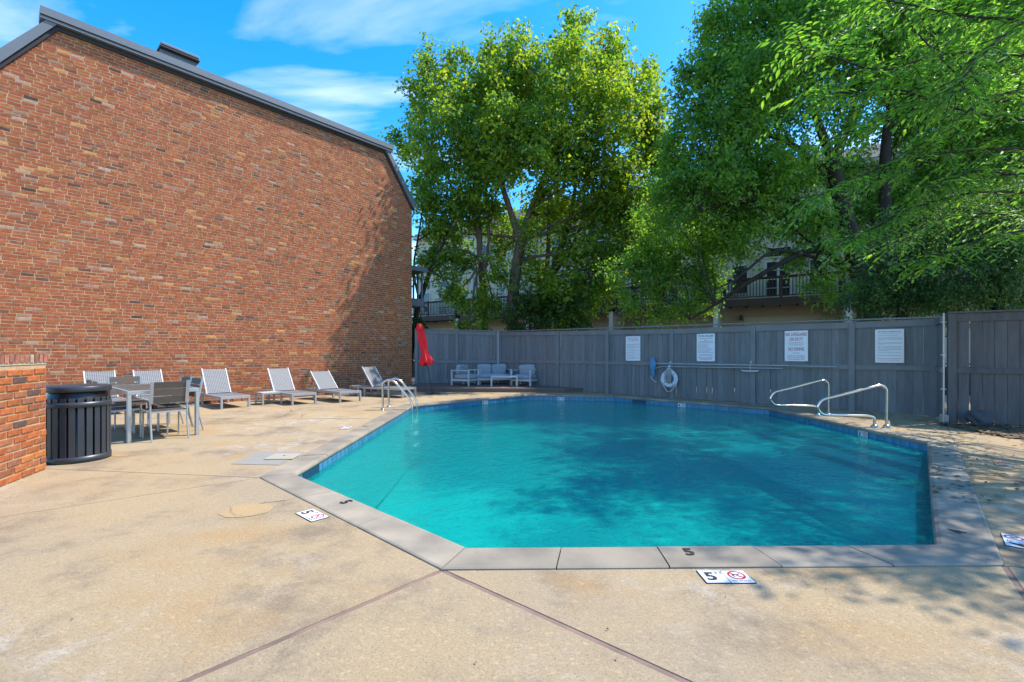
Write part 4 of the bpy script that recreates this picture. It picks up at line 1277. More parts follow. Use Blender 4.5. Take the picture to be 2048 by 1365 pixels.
def make_seat(name, label, cat, w, nback):
    """origin on the floor at the centre, +Y the way the sitter faces"""
    c = thing(name, label, cat)
    d = 0.72; a = 0.56; t = 0.055
    for sx in (-1, 1):
        for sy in (-1, 1):
            MB().bbox(sx * w / 2 - t / 2, sx * w / 2 + t / 2, sy * d / 2 - t / 2, sy * d / 2 + t / 2, 0, a, 0.004).build('leg', M_LGREY, c)
        MB().bbox(sx * w / 2 - t / 2 + .003, sx * w / 2 + t / 2 - .003, -d / 2 + t / 2, d / 2 - t / 2, a - 0.04, a - 0.004, 0.004).build('armrest', M_LGREY, c)
        MB().bbox(sx * w / 2 - t / 2 + .003, sx * w / 2 + t / 2 - .003, -d / 2 + t / 2, d / 2 - t / 2, 0.16, 0.235, 0.004).build('seat_rail', M_LGREY, c)
    for sy in (-1, 1):
        MB().bbox(-w / 2 + t / 2, w / 2 - t / 2, sy * d / 2 - t / 2 + .004, sy * d / 2 + t / 2 - .004, 0.16, 0.235, 0.004).build('seat_rail', M_LGREY, c)
    MB().bbox(-w / 2 + t / 2, w / 2 - t / 2, -d / 2 - 0.02, -d / 2 + 0.018, a - 0.09, a - 0.01, 0.004).build('back_rail', M_LGREY, c)
    cushion(MB(), -w / 2 + 0.035, w / 2 - 0.035, -d / 2 + 0.03, d / 2 + 0.02, 0.24, 0.385).build('seat_cushion', M_CUSH, c)
    bwid = (w - 0.08) / nback
    for k in range(nback):
        x0 = -w / 2 + 0.04 + k * bwid
        Mb = Matrix.Translation((x0 + bwid / 2, -d / 2 + 0.14, 0.40)) @ Matrix.Rotation(R(-14), 4, 'X') @ Matrix.Rotation(random.uniform(-.05, .05), 4, 'Y')
        mb = MB(); cushion(mb, -bwid / 2 + 0.01, bwid / 2 - 0.01, -0.07, 0.07, -0.01, 0.33, 0.02, Mb)
        mb.build('back_cushion', M_CUSH, c)
    return c
a1 = make_seat('outdoor_armchair', 'grey cushioned aluminium armchair near the red umbrella', 'armchair', 0.74, 1)
a1.matrix_world = Matrix.Translation((-1.62, 16.55, DKH)) @ Rot(R(-118 + 90 - 22))
a2 = make_seat('outdoor_armchair', 'grey cushioned aluminium armchair at the deck side facing the loveseat', 'armchair', 0.74, 1)
a2.matrix_world = Matrix.Translation((0.48, 16.35, DKH)) @ Rot(R(152))
lv = make_seat('outdoor_loveseat', 'grey cushioned aluminium loveseat in the fence corner', 'sofa', 1.22, 2)
lv.matrix_world = Matrix.Translation((-0.72, 16.98, DKH)) @ Rot(R(180 + 14))
a1.matrix_world = Matrix.Translation((-1.66, 16.42, DKH)) @ Rot(R(-118))
ct = thing('coffee_table', 'low rectangular pale aluminium coffee table on the timber platform', 'coffee table', loc=(-0.28, 15.95, DKH), rz=R(3))
for sx in (-1, 1):
    for sy in (-1, 1):
        MB().bbox(sx * 0.44 - 0.028, sx * 0.44 + 0.028, sy * 0.26 - 0.028, sy * 0.26 + 0.028, 0, 0.31, 0.004).build('leg', M_LGREY, ct)
    MB().bbox(-0.41, 0.41, sx * 0.26 - 0.026, sx * 0.26 + 0.026, 0.31 - 0.005, 0.358, 0.004).build('rail', M_LGREY, ct)
    MB().bbox(sx * 0.44 - 0.028, sx * 0.44 + 0.028, -0.288, 0.288, 0.311, 0.360, 0.004).build('rail', M_LGREY, ct)
MB().bbox(-0.41, 0.41, -0.235, 0.235, 0.335, 0.352, 0.004).build('tabletop', M_LGREY, ct)

# ================================================================== THINGS ON THE FENCE
fx = Vector((FD.x, FD.y, 0)); fn3 = Vector((FN.x, FN.y, 0))
def fence_frame(x, y, o):
    """X along the fence, Y up, Z out of the fence"""
    M = Matrix((fx, Vector((0, 0, 1)), fn3)).transposed().to_4x4(); M.translation = on_fence(x, y, o); return M
def sign(label, x0, x1, y0, y1, rows):
    xm, ym = (x0 + x1) / 2, (y0 + y1) / 2
    p0, p1 = on_fence(x0, ym), on_fence(x1, ym)
    w = (p1 - p0).length; s = fence_s(xm); Yd = (FA + FD * s).y; h = (y1 - y0) * Yd / FPX
    c = thing('pool_sign', label, 'sign', M=fence_frame(xm, ym, 0.044), group='white notices on the grey fence')
    MB().bbox(-w / 2, w / 2, -h / 2, h / 2, 0, 0.006, 0.002).build('board', M_WHITE, c)
    for (sx, sy) in ((-1, -1), (1, -1), (-1, 1), (1, 1)):
        MB().lathe([(0.0, 0.010), (0.006, 0.009), (0.007, 0.006)], 8).build('screw', M_SIGNGREY, c, loc=(sx * (w / 2 - 0.018), sy * (h / 2 - 0.018), 0))
    for r in rows:
        if r[0] == 't':
            _, body, fy, size, wf, m, bold = r
            me = text_mb(body, h * size, 'CENTER', bold)
            me.materials.append(m)
            o = bpy.data.objects.new('lettering', me); link(o, c)
            xs = [v.co.x for v in me.vertices]; wid = max(xs) - min(xs); sc = min(1.6, w * wf / wid)
            o.matrix_basis = Matrix.Translation((0, h * (0.5 - fy), 0.0075)) @ Matrix.Diagonal((sc, 1, 1, 1))
        else:
            # lines of print too fine to read: broken dashes
            _, fy, x0f, x1f, m, th = r
            mb = MB(); x = x0f
            while x < x1f:
                e = min(x1f, x + random.uniform(0.03, 0.10))
                mb.box(w * x, w * e, h * (0.5 - fy) - h * th / 2, h * (0.5 - fy) + h * th / 2, 0.0062, 0.0072)
                x = e + 0.018
            o = mb.build('print_line', m, c); o['kind'] = 'stuff'
    return c
rows = [('t', 'SWIMMING IS PROHIBITED', 0.075, 0.040, 0.78, M_SIGNRED, 0.01), ('t', 'WITH 5 OR MORE PEOPLE', 0.135, 0.040, 0.78, M_SIGNRED, 0.01), ('t', 'IN THE SWIMMING AREA', 0.19, 0.040, 0.72, M_SIGNRED, 0.01)]
for i, fy in enumerate((0.32, 0.355, 0.39, 0.425, 0.46, 0.495, 0.56, 0.595, 0.65, 0.685, 0.76, 0.795, 0.85, 0.885, 0.92)):
    rows.append(('l', fy, -0.43, 0.43 if i % 3 != 2 else 0.1, M_SIGNGREY, 0.011))
sign('white notice with three red lines above fine print, left of the blue net', 1253, 1282, 673, 722, rows)
rows = [('t', 'POOL RULES', 0.085, 0.085, 0.80, M_BLACK, 0.015), ('t', 'POOL HOURS: DAWN TO DUSK', 0.175, 0.036, 0.72, M_BLACK, 0.01)]
for i, (fy, a, b) in enumerate(((0.235, -.1, .12), (0.28, -.36, .38), (0.32, -.42, .42), (0.375, -.42, .25), (0.42, -.42, .16), (0.465, -.42, .12), (0.51, -.42, .2), (0.555, -.42, .36), (0.60, -.42, .32), (0.645, -.42, .18), (0.69, -.42, .42), (0.765, -.36, .36), (0.80, -.38, .38))):
    rows.append(('l', fy, a, b, M_SIGNGREY, 0.014))
for fy, a, b in ((0.865, -.42, .42), (0.90, -.36, .36), (0.935, -.3, .3)): rows.append(('l', fy, a, b, M_SIGNRED, 0.012))
sign('white notice headed POOL RULES above the pool poles', 1394.5, 1431, 668, 723, rows)
rows = [('t', 'NO LIFEGUARD', 0.125, 0.150, 0.92, M_SIGNRED, 0.012), ('t', 'ON DUTY', 0.285, 0.150, 0.58, M_SIGNRED, 0.012),
        ('t', 'NO CHILDREN WITHOUT', 0.40, 0.052, 0.66, M_SIGNGREY, 0.01), ('t', 'ADULT SUPERVISION', 0.465, 0.052, 0.60, M_SIGNGREY, 0.01),
        ('t', 'NO DIVING', 0.605, 0.150, 0.68, M_SIGNRED, 0.012), ('t', 'NO GLASS', 0.735, 0.050, 0.30, M_SIGNGREY, 0.01),
        ('t', 'SWIMMING IS PROHIBITED', 0.825, 0.050, 0.74, M_SIGNRED, 0.0), ('t', 'WITH 5 OR MORE PEOPLE', 0.885, 0.050, 0.76, M_SIGNRED, 0.0), ('t', 'IN THE SWIMMING AREA', 0.94, 0.050, 0.70, M_SIGNRED, 0.0)]
sign('white notice with big red NO LIFEGUARD ON DUTY lettering', 1570, 1616.5, 662, 723, rows)
rows = [('t', 'ARTIFICIAL RESPIRATION', 0.075, 0.052, 0.80, M_BLACK, 0.006), ('t', 'THIS POOL IS NOT SUPERVISED', 0.125, 0.026, 0.78, M_SIGNGREY, 0.0)]
rows = rows[:1]
for i, (fy, a, b) in enumerate(((0.13, -.4, .4), (0.19, -.4, .32), (0.25, -.4, .43), (0.28, -.4, .43), (0.31, -.4, .43), (0.34, -.4, -.3), (0.40, -.4, .43), (0.425, -.4, .43), (0.45, -.4, -.2), (0.51, -.4, .43), (0.54, -.4, .43), (0.58, -.4, .43), (0.61, -.4, .43), (0.64, -.4, .0), (0.70, -.4, .38), (0.78, -.42, .4), (0.87, -.42, .42), (0.92, -.36, .36))):
    rows.append(('l', fy, a, b, M_SIGNGREY if fy < 0.75 else M_SIGNRED, 0.009))
sign('white notice headed ARTIFICIAL RESPIRATION filled with small print', 1750, 1808, 659, 726, rows)

# long poles on hooks
def fence_tube(name, label, pts, r, m, cat='pole', group=None):
    P = [on_fence(x, y, o) for x, y, o in pts]
    c = thing(name, label, cat, loc=P[0], group=group)
    MB().tube([p - P[0] for p in P], r, 8).build('shaft', m, c)
    return c, P[0]
net, p0 = fence_tube('skimmer_net', 'blue leaf skimmer net on a long aluminium pole hung on the fence', [(1303, 727.3, 0.12), (1570, 731.5, 0.12)], 0.016, M_ALU, 'net')
MB().tube([on_fence(1566, 731.4, 0.12) - p0, on_fence(1675, 734, 0.12) - p0], 0.012, 8).build('inner_pole', M_ALU, net)
mb = MB(); out = []
for a in np.linspace(0, 2 * math.pi, 20)[:-1]:
    q = on_fence(1309.5 + 6.2 * math.sin(a) * (1 if math.cos(a) > 0 else 0.6), 735 - 19 * math.cos(a), 0.13 + 0.015 * math.cos(a)) - p0
    out.append(q)
mb.tube(out + [out[0]], 0.012, 6); mb.build('net_rim', M_NET, net)
cen = sum(out, Vector((0, 0, 0))) / len(out) + Vector((fn3.x, fn3.y, 0)) * 0.10 + Vector((0, 0, -0.05))
MB().raw(out + [cen], [(i, (i + 1) % len(out), len(out)) for i in range(len(out))], True).build('net_bag', M_NET, net)
MB().tube([on_fence(1306, 752, 0.14) - p0, on_fence(1308, 758, 0.13) - p0, on_fence(1312, 762, 0.12) - p0, on_fence(1317, 764.5, 0.12) - p0], 0.008, 6).build('net_handle', M_RING, net)
hook, p1 = fence_tube('shepherd_crook', 'second aluminium pool pole below the skimmer pole', [(1314, 737, 0.11), (1322, 734.3, 0.11), (1330, 733.5, 0.11), (1400, 734.5, 0.11), (1568, 737.3, 0.11)], 0.015, M_ALU)
br, p2 = fence_tube('pool_brush', 'grey pool wall brush head hanging under the poles', [(1503, 725, 0.10), (1503, 741, 0.10)], 0.014, M_ALU, 'brush')
MB().tube([on_fence(x, y, 0.10) - p2 for x, y in ((1485, 740.5), (1490, 742), (1503, 742.8), (1516, 742.5), (1520, 741.5))], [0.014, 0.024, 0.026, 0.024, 0.014], 8).build('brush_head', M_LGREY, br)
for x, lb in ((1343, 'white pole bracket on the fence post above the life ring'), (1503.5, 'white pole bracket on the fence post above the pool brush')):
    hk = thing('pole_hook', lb, 'hook', M=fence_frame(x, 728, 0.062), group='pole brackets on the fence')
    MB().tube([(0, 0.06, 0), (0, -0.02, 0), (0, -0.03, 0.05), (0, 0.02, 0.075)], 0.008, 6).build('bracket', M_LGREY, hk)
    MB().bbox(-0.02, 0.02, -0.05, 0.07, 0, 0.008, 0.002).build('back_plate', M_LGREY, hk)
# life ring
Ml = fence_frame(1342, 757.5, 0.11)
lr = thing('life_ring', 'white ring buoy with coiled rope hanging from a fence hook', 'life ring', M=Ml)
bmv = []; fs = []
Rr, rr = 0.19, 0.062
nu, nv = 36, 12
for i in range(nu):
    a = 2 * math.pi * i / nu
    for j in range(nv):
        b = 2 * math.pi * j / nv
        bmv.append(((Rr + rr * math.cos(b)) * math.cos(a), (Rr + rr * math.cos(b)) * math.sin(a), rr * 0.75 * math.sin(b)))
for i in range(nu):
    for j in range(nv):
        fs.append((i * nv + j, ((i + 1) % nu) * nv + j, ((i + 1) % nu) * nv + (j + 1) % nv, i * nv + (j + 1) % nv))
MB().raw(bmv, fs, True).build('ring', M_RING, lr)
for k in range(4):
    a = R(40 + 90 * k)
    mb = MB(); mb.tube([((Rr + (rr + .006) * math.cos(b)) * math.cos(a), (Rr + (rr + .006) * math.cos(b)) * math.sin(a), (rr * .75 + .006) * math.sin(b)) for b in np.linspace(0, 2 * math.pi, 14)], 0.010, 6); mb.build('rope_band', M_ROPE, lr)
MB().tube([(0.0, 0.34, 0.02), (0.16, 0.18, 0.04), (0.25, 0.02, 0.03), (0.22, -0.16, 0.03), (0.05, -0.36, 0.03), (-0.05, -0.37, 0.03), (-0.17, -0.20, 0.03), (-0.25, -0.02, 0.03)], 0.009, 6).build('grab_line', M_RING, lr)
for k in range(9):
    x = -0.09 + 0.022 * k
    mb = MB(); mb.tube([(0.005 * k - 0.02, 0.34, 0.03), (x, 0.2, 0.075), (x + random.uniform(-.02, .02), 0.0, 0.085), (x * 0.7, -0.10 + random.uniform(-.04, .04), 0.075)], 0.008, 5); mb.build('rope_coil', M_ROPE, lr)
MB().lathe([(0.0, 0.07), (0.03, 0.05), (0.04, 0.0), (0.03, -0.04), (0, -0.05)], 12).build('hook_knob', M_RING, lr, loc=(0, 0.35, -0.02))

# ================================================================== DEPTH MARKERS
def lettering(parent, body, size, m, x, y, z, bold=0.0, rot=0.0, sx=1.0):
    me = text_mb(body, size, 'CENTER', bold); me.materials.append(m)
    o = bpy.data.objects.new('lettering', me); link(o, parent)
    o.matrix_basis = Matrix.Translation((x, y, z)) @ Rot(rot) @ Matrix.Diagonal((sx, 1, 1, 1)); return o
def depth_marker(label, M, digit, s=1.0, m_tile=None):
    c = thing('depth_marker', label, 'depth marker', M=M)
    t = 0.138 * s
    for k, sx in enumerate((-1, 1)):
        MB().bbox(sx * t / 2 + (-t / 2 + .002), sx * t / 2 + (t / 2 - .002), -t / 2, t / 2, -0.003, 0.003, 0.001).build('tile', m_tile or M_WHITE, c)
    MB().box(-t - 0.003, t + 0.003, -t / 2 - 0.004, t / 2 + 0.004, -0.004, 0.0012).build('grout_bed', M_BLACK, c)
    z = 0.0042
    lettering(c, digit, 0.125 * s, M_BLACK, -t * 0.62, -0.004 * s, z, 0.035, 0, 1.05)
    lettering(c, 'FT', 0.045 * s, M_BLACK, -t * 0.17, t * 0.27, z, 0.008)
    cx, cy = t / 2, t * 0.09
    mb = MB(); nn = 28
    ro_, ri_ = t * 0.36, t * 0.275
    vs = [(cx + r * math.cos(2 * math.pi * k / nn), cy + r * math.sin(2 * math.pi * k / nn), z) for r in (ro_, ri_) for k in range(nn)]
    mb.raw(vs, [(k, (k + 1) % nn, nn + (k + 1) % nn, nn + k) for k in range(nn)]); mb.build('ban_ring', M_SIGNRED, c)
    mb = MB(); d = Vector((math.cos(R(-42)), math.sin(R(-42)), 0)); e = Vector((-d.y, d.x, 0)); q = Vector((cx, cy, z + 0.0004))
    mb.raw([q - d * ri_ - e * t * .03, q + d * ri_ - e * t * .03, q + d * ri_ + e * t * .03, q - d * ri_ + e * t * .03], [(0, 1, 2, 3)]); mb.build('ban_slash', M_SIGNRED, c)
    mb = MB()
    for (a, b) in (((-.18, .02), (.08, .06)), ((.08, .06), (.17, .13)), ((-.18, .02), (-.1, -.12)), ((.0, .05), (.09, -.13))):
        pa = Vector((cx + a[0] * t, cy + a[1] * t, z - 0.0003)); pb = Vector((cx + b[0] * t, cy + b[1] * t, z - 0.0003)); dd = (pb - pa).normalized(); ee = Vector((-dd.y, dd.x, 0)) * t * 0.028
        mb.raw([pa - ee, pb - ee, pb + ee, pa + ee], [(0, 1, 2, 3)])
    o = mb.build('diver_figure', M_BLACK, c); o['kind'] = 'stuff'
    lettering(c, 'NO DIVING', 0.020 * s, M_BLACK, cx, -t * 0.40, z, 0.01)
    return c
def flatM(p, rz): return Matrix.Translation((p[0], p[1], 0.004)) @ Rot(rz)
depth_marker('white 5 FT no diving tiles set in the front deck', flatM((1.235, 2.632), R(0)), '5')
depth_marker('white 5 FT no diving tiles on the deck at the angled left edge', flatM((-1.595, 3.632), R(-41.5)), '5')
depth_marker('white 4 FT no diving tiles on the shaded deck at the right edge', flatM((3.47, 3.12), R(48)), '4')
depth_marker('worn white 5 FT no diving tiles beside the left coping', flatM((-2.86, 7.86), R(-90)), '5')
depth_marker('faded 4 FT no diving tiles on the deck near the entry steps', flatM((5.72, 5.30), R(48)), '4', 1.0, M_GREYPAD)
for (p, rz, d, lb) in (((1.14, 2.93), 0, '5', 'black 5 painted on the front coping'), ((-1.43, 3.915), R(-42), '5', 'black 5 painted on the angled left coping'),
                       ((3.20, 3.265), R(48), '4', 'black 4 painted on the right coping'), ((-2.56, 7.94), R(-90), '5', 'black 5 painted on the long left coping')):
    me = text_mb(d, 0.135, 'CENTER', 0.03); me.materials.append(M_BLACK)
    o = bpy.data.objects.new('painted_number', me); COL.objects.link(o)
    o.matrix_world = Matrix.Translation((p[0], p[1], 0.0185)) @ Rot(rz); tag(o, lb, 'number')
for (i, t, d, lb) in ((4, 0.60, '4', 'white depth tiles in the waterline of the far pool wall'), (3, 0.50, '4', 'white depth tiles in the waterline below the life ring'),
                      (2, 0.30, '3', 'white depth tiles in the waterline above the entry steps'), (5, 0.42, '4', 'white depth tiles in the waterline of the far left pool wall')):
    depth_marker(lb, wall_frame(i, t, -0.098, 0.020), d, 0.78)

# ================================================================== TOWN HOUSES
HD = Vector((0.861, -0.509, 0)).normalized(); HN = Vector((-0.509, -0.861, 0)).normalized()
H0 = Vector((-7.0, 33.0, 0))
UW = 5.4
GZ = 0.85
MBs = MB()
q0 = H0 - HD * 12 + HN * 6; q1 = H0 + HD * 34 + HN * 6; q2 = H0 + HD * 34 - HN * 16; q3 = H0 - HD * 12 - HN * 16
MBs.prism(ccw([tuple(p.xy) for p in (q0, q1, q2, q3)]), -1.7, GZ)
tag(MBs.build('house_terrace', M_ASPHALT), 'raised paved forecourt of the town houses', None, None, 'structure')
bal_me = MB().box(-0.019, 0.019, -0.019, 0.019, 0.0, 0.86).mesh('baluster'); bal_me.materials.append(M_BALC)
def town_house(s0, label, first_gap=0.25, fl=3.92, w2=0.0):
    root = thing('town_house', label, 'house', loc=H0 + HD * s0, group='cream town houses behind the fence')
    MH = Matrix((HD, -HN, Vector((0, 0, 1)))).transposed().to_4x4(); MH.translation = H0 + HD * s0
    def bx(name, m, x0, x1, y0, y1, z0, z1, par=root):
        return MB().box(x0, x1, y0, y1, z0, z1, MH).build(name, m, par, True)
    wy = 1.9                                   # the wall stands behind the deck front (local Y runs into the house)
    # wall as slabs round the door and window openings
    dx0, dx1 = 2.1, 3.3
    bx('wall', M_STUCCO, 0.0, UW, wy, wy + 9, fl - 0.35, 10.0)
    bx('garage_wall', M_STUCCO2, 0.0, UW, wy + 0.03, wy + 8.9, GZ - 0.5, fl - 0.351)
    bx('fin_wall', M_HWHITE, -0.11, 0.11, -0.05, wy - 0.002, GZ - 0.5, fl - 0.30)
    # eaves and roof
    bx('eaves', M_HWHITE, -0.05, UW + 0.05, wy - 0.45, wy + 0.1, 10.0, 10.22)
    mb = MB(); rv = [(-0.05, wy - 0.5, 10.22), (UW + 0.05, wy - 0.5, 10.22), (UW + 0.05, wy + 4.5, 12.6), (-0.05, wy + 4.5, 12.6), (-0.05, wy + 9.5, 10.22), (UW + 0.05, wy + 9.5, 10.22)]
    mb.raw([MH @ Vector(p) for p in rv], [(0, 1, 2, 3), (3, 2, 5, 4), (0, 3, 4), (1, 5, 2)]); mb.build('roof', M_ROOF, root, True)
    # french door, transom, windows
    d = bx('door', M_HWHITE, dx0, dx1, wy - 0.05, wy - 0.003, fl, fl + 2.1)
    for k in range(2):
        for r in range(4):
            x = dx0 + 0.10 + k * 0.56
            MB().box(x, x + 0.44, wy - 0.062, wy - 0.052, fl + 0.25 + r * 0.45, fl + 0.25 + r * 0.45 + 0.40, MH).build('pane', M_GLASS, d, True)
    d['label'] = 'white glazed french door'
    t = bx('transom_window', M_HWHITE, dx0, dx1, wy - 0.05, wy - 0.003, fl + 2.22, fl + 2.75)
    MB().box(dx0 + 0.06, dx1 - 0.06, wy - 0.06, wy - 0.052, fl + 2.28, fl + 2.69, MH).build('pane', M_GLASS, t, True)
    for (x0, x1, z0, z1) in ((0.55, 1.35, fl + 0.45, fl + 2.0), (4.0, 4.8, fl + 0.45, fl + 2.0), (0.8, 1.8, fl + 3.5, fl + 5.0), (3.4, 4.4, fl + 3.5, fl + 5.0)):
        wv = bx('window', M_HWHITE, x0, x1, wy - 0.05, wy - 0.003, z0, z1)
        for a, b in ((z0 + 0.06, (z0 + z1) / 2 - 0.03), ((z0 + z1) / 2 + 0.03, z1 - 0.06)):
            MB().box(x0 + 0.06, x1 - 0.06, wy - 0.06, wy - 0.052, a, b, MH).build('pane', M_GLASS, wv, True)
    # lamp
    bx('wall_lamp', M_BALC, 3.62, 3.76, wy - 0.20, wy - 0.003, fl + 1.75, fl + 2.1)
    bx('garage_lamp', M_BALC, 0.95, 1.07, wy - 0.16, wy + 0.028, 3.0, 3.26)
    # garage door with raised panels
    gx0, gx1, gt = 1.3, UW - 0.35, 3.02
    bx('garage_frame', M_STUCCO, gx0 - 0.14, gx1 + 0.14, wy - 0.03, wy + 0.029, GZ, gt + 0.13)
    gd = bx('garage_door', M_GARAGE, gx0, gx1, wy - 0.045, wy - 0.031, GZ, gt)
    nc = 6; pw = (gx1 - gx0) / nc
    for r in range(4):
        for k in range(nc):
            MB().bbox(gx0 + k * pw + 0.06, gx0 + (k + 1) * pw - 0.06, wy - 0.062, wy - 0.046, GZ + 0.07 + r * 0.54, GZ + 0.07 + r * 0.54 + 0.40, 0.006, MH).build('panel', M_GARAGE, gd, True)
    # deck: floor, rim joist, joists, rail
    x0, x1 = first_gap, UW - 0.12
    bx('deck_floor', M_BALC, x0, x1, 0.0, wy - 0.01, fl - 0.06, fl)
    bx('rim_joist', M_BALC, x0, x1, -0.05, -0.001, fl - 0.36, fl - 0.02)
    for k in range(7):
        xx = x0 + 0.25 + k * 0.75
        if xx < x1 - 0.05: bx('joist', M_BALC, xx, xx + 0.05, 0.0, wy - 0.02, fl - 0.30, fl - 0.062)
    bx('handrail', M_BALC, x0 - 0.03, x1 + 0.03, -0.05, 0.07, fl + 0.97, fl + 1.01)
    bx('lower_rail', M_BALC, x0, x1, 0.0, 0.04, fl + 0.06, fl + 0.11)
    bx('upper_rail', M_BALC, x0, x1, 0.0, 0.04, fl + 0.90, fl + 0.969)
    for xx in (x0, (x0 + x1) / 2, x1 - 0.1):
        bx('post', M_BALC, xx, xx + 0.1, -0.065, 0.035, fl - 0.3, fl + 1.06)
    nb_ = int((x1 - x0) / 0.135)
    for k in range(nb_):
        M = MH @ Matrix.Translation((x0 + 0.07 + k * 0.135, -0.022, fl + 0.10)); inst('baluster', bal_me, root, M)
    for xx in (x0 + 0.02, x1 - 0.06):
        bx('side_rail', M_BALC, xx, xx + 0.04, 0.05, wy - 0.02, fl + 0.93, fl + 1.0)
        for k in range(12):
            M = MH @ Matrix.Translation((xx + 0.02, 0.14 + k * 0.14, fl)) @ Matrix.Diagonal((1, 1, 1.08, 1)); inst('baluster', bal_me, root, M)
    bx('downpipe', M_HWHITE, UW - 0.10, UW - 0.02, wy - 0.09, wy - 0.004, GZ, 10.0)
    return root
labels = ['cream town house whose dark balcony shows beside the brick building corner',
          'cream town house glimpsed between the grey tree trunks',
          'cream town house hidden by the leaning trunks and ivy shrubs',
          'cream town house with balcony half covered by hanging elm boughs',
          'cream town house with open balcony above a panelled garage door',
          'cream town house at the row end lost behind the dark hedge trees']
for k in range(6):
    town_house(-1.6 + k * UW, labels[k])
nb = thing('neighbour_house', 'pale pink brick house glimpsed through gaps in the dark trees', 'house', loc=(31, 27, 0))
Mn = Matrix.Translation((31, 27, 0)) @ Rot(R(-28))
MB().box(-7, 7, -4, 4, -0.05, 8.2, Mn).build('wall', M_PINK, nb, True)
mb = MB(); rv = [(-7.4, -4.4, 8.2), (7.4, -4.4, 8.2), (7.4, 4.4, 8.2), (-7.4, 4.4, 8.2), (-7.4, 0, 10.8), (7.4, 0, 10.8)]
mb.raw([Mn @ Vector(p) for p in rv], [(0, 1, 5, 4), (2, 3, 4, 5), (1, 2, 5), (3, 0, 4), (3, 2, 1, 0)]); mb.build('roof', M_ROOF, nb, True)
for x in (-5, -1.8, 1.8, 5):
    for z in (1.0, 4.2):
        wv = MB().box(x - 0.6, x + 0.6, -4.06, -4.003, z, z + 1.6, Mn).build('window', M_HWHITE, nb, True)
        MB().box(x - 0.52, x + 0.52, -4.075, -4.062, z + .08, z + 1.52, Mn).build('pane', M_GLASS, wv, True)

# ================================================================== TREES
def leaf_mesh(name, c, ax, per, L, wid, spray_len, droop, rng, up=0.55, tone_mu=0.5, tone_sd=0.20, fold=0.22):
    """leaves set alternately along short drooping twigs: c = twig centres (N,3), ax = twig directions (N,3)"""
    N = len(c)
    t = np.tile(np.linspace(-0.5, 0.5, per), (N, 1)) + rng.normal(0, 0.08, (N, per))
    ln = spray_len * rng.uniform(0.7, 1.3, (N, 1))
    side = np.cross(ax, np.array([0, 0, 1.0])) + rng.normal(0, 0.25, (N, 3))
    side /= np.linalg.norm(side, axis=1, keepdims=True) + 1e-9
    sg = np.where(np.arange(per) % 2 == 0, 1.0, -1.0)[None, :, None]
    pos = c[:, None, :] + ax[:, None, :] * (t * ln)[:, :, None] + side[:, None, :] * sg * spray_len * 0.10
    pos[:, :, 2] -= droop * (t + 0.5) ** 2 * ln * 0.8
    pos += rng.normal(0, spray_len * 0.10, pos.shape)
    d = ax[:, None, :] * 0.55 + side[:, None, :] * sg * 0.8 + rng.normal(0, 0.35, pos.shape)
    d[:, :, 2] -= 0.35 + droop * 0.4
    d /= np.linalg.norm(d, axis=2, keepdims=True) + 1e-9
    nr = rng.normal(0, 0.55, pos.shape); nr[:, :, 2] += up * 1.6
    nr -= d * np.sum(nr * d, axis=2, keepdims=True)
    nr /= np.linalg.norm(nr, axis=2, keepdims=True) + 1e-9
    sd = np.cross(d, nr)
    sz = L * rng.uniform(0.65, 1.25, (N, per, 1))
    b = pos; tip = pos + d * sz
    mid = pos + d * sz * 0.45
    l_ = mid - sd * sz * wid * 0.5 + nr * sz * fold * 0.5
    r_ = mid + sd * sz * wid * 0.5 + nr * sz * fold * 0.5
    V = np.stack([b, r_, tip, l_], axis=2).reshape(-1, 3).astype(np.float32)
    n_ = N * per
    idx = np.arange(n_)[:, None] * 4
    F = np.concatenate([idx + np.array([[0, 1, 2]]), idx + np.array([[0, 2, 3]])], axis=1).reshape(-1)
    me = bpy.data.meshes.new(name)
    me.vertices.add(n_ * 4); me.vertices.foreach_set('co', V.ravel())
    me.loops.add(n_ * 6); me.loops.foreach_set('vertex_index', F.astype(np.int32))
    me.polygons.add(n_ * 2); me.polygons.foreach_set('loop_start', (np.arange(n_ * 2) * 3).astype(np.int32))
    tone = np.clip(np.repeat(rng.normal(tone_mu, tone_sd, (N, 1)), per, axis=1) + rng.normal(0, 0.10, (N, per)), 0, 1)
    at = me.attributes.new('tone', 'FLOAT', 'POINT')
    at.data.foreach_set('value', np.repeat(tone.ravel(), 4).astype(np.float32))
    me.update(calc_edges=True); me.validate()
    return me

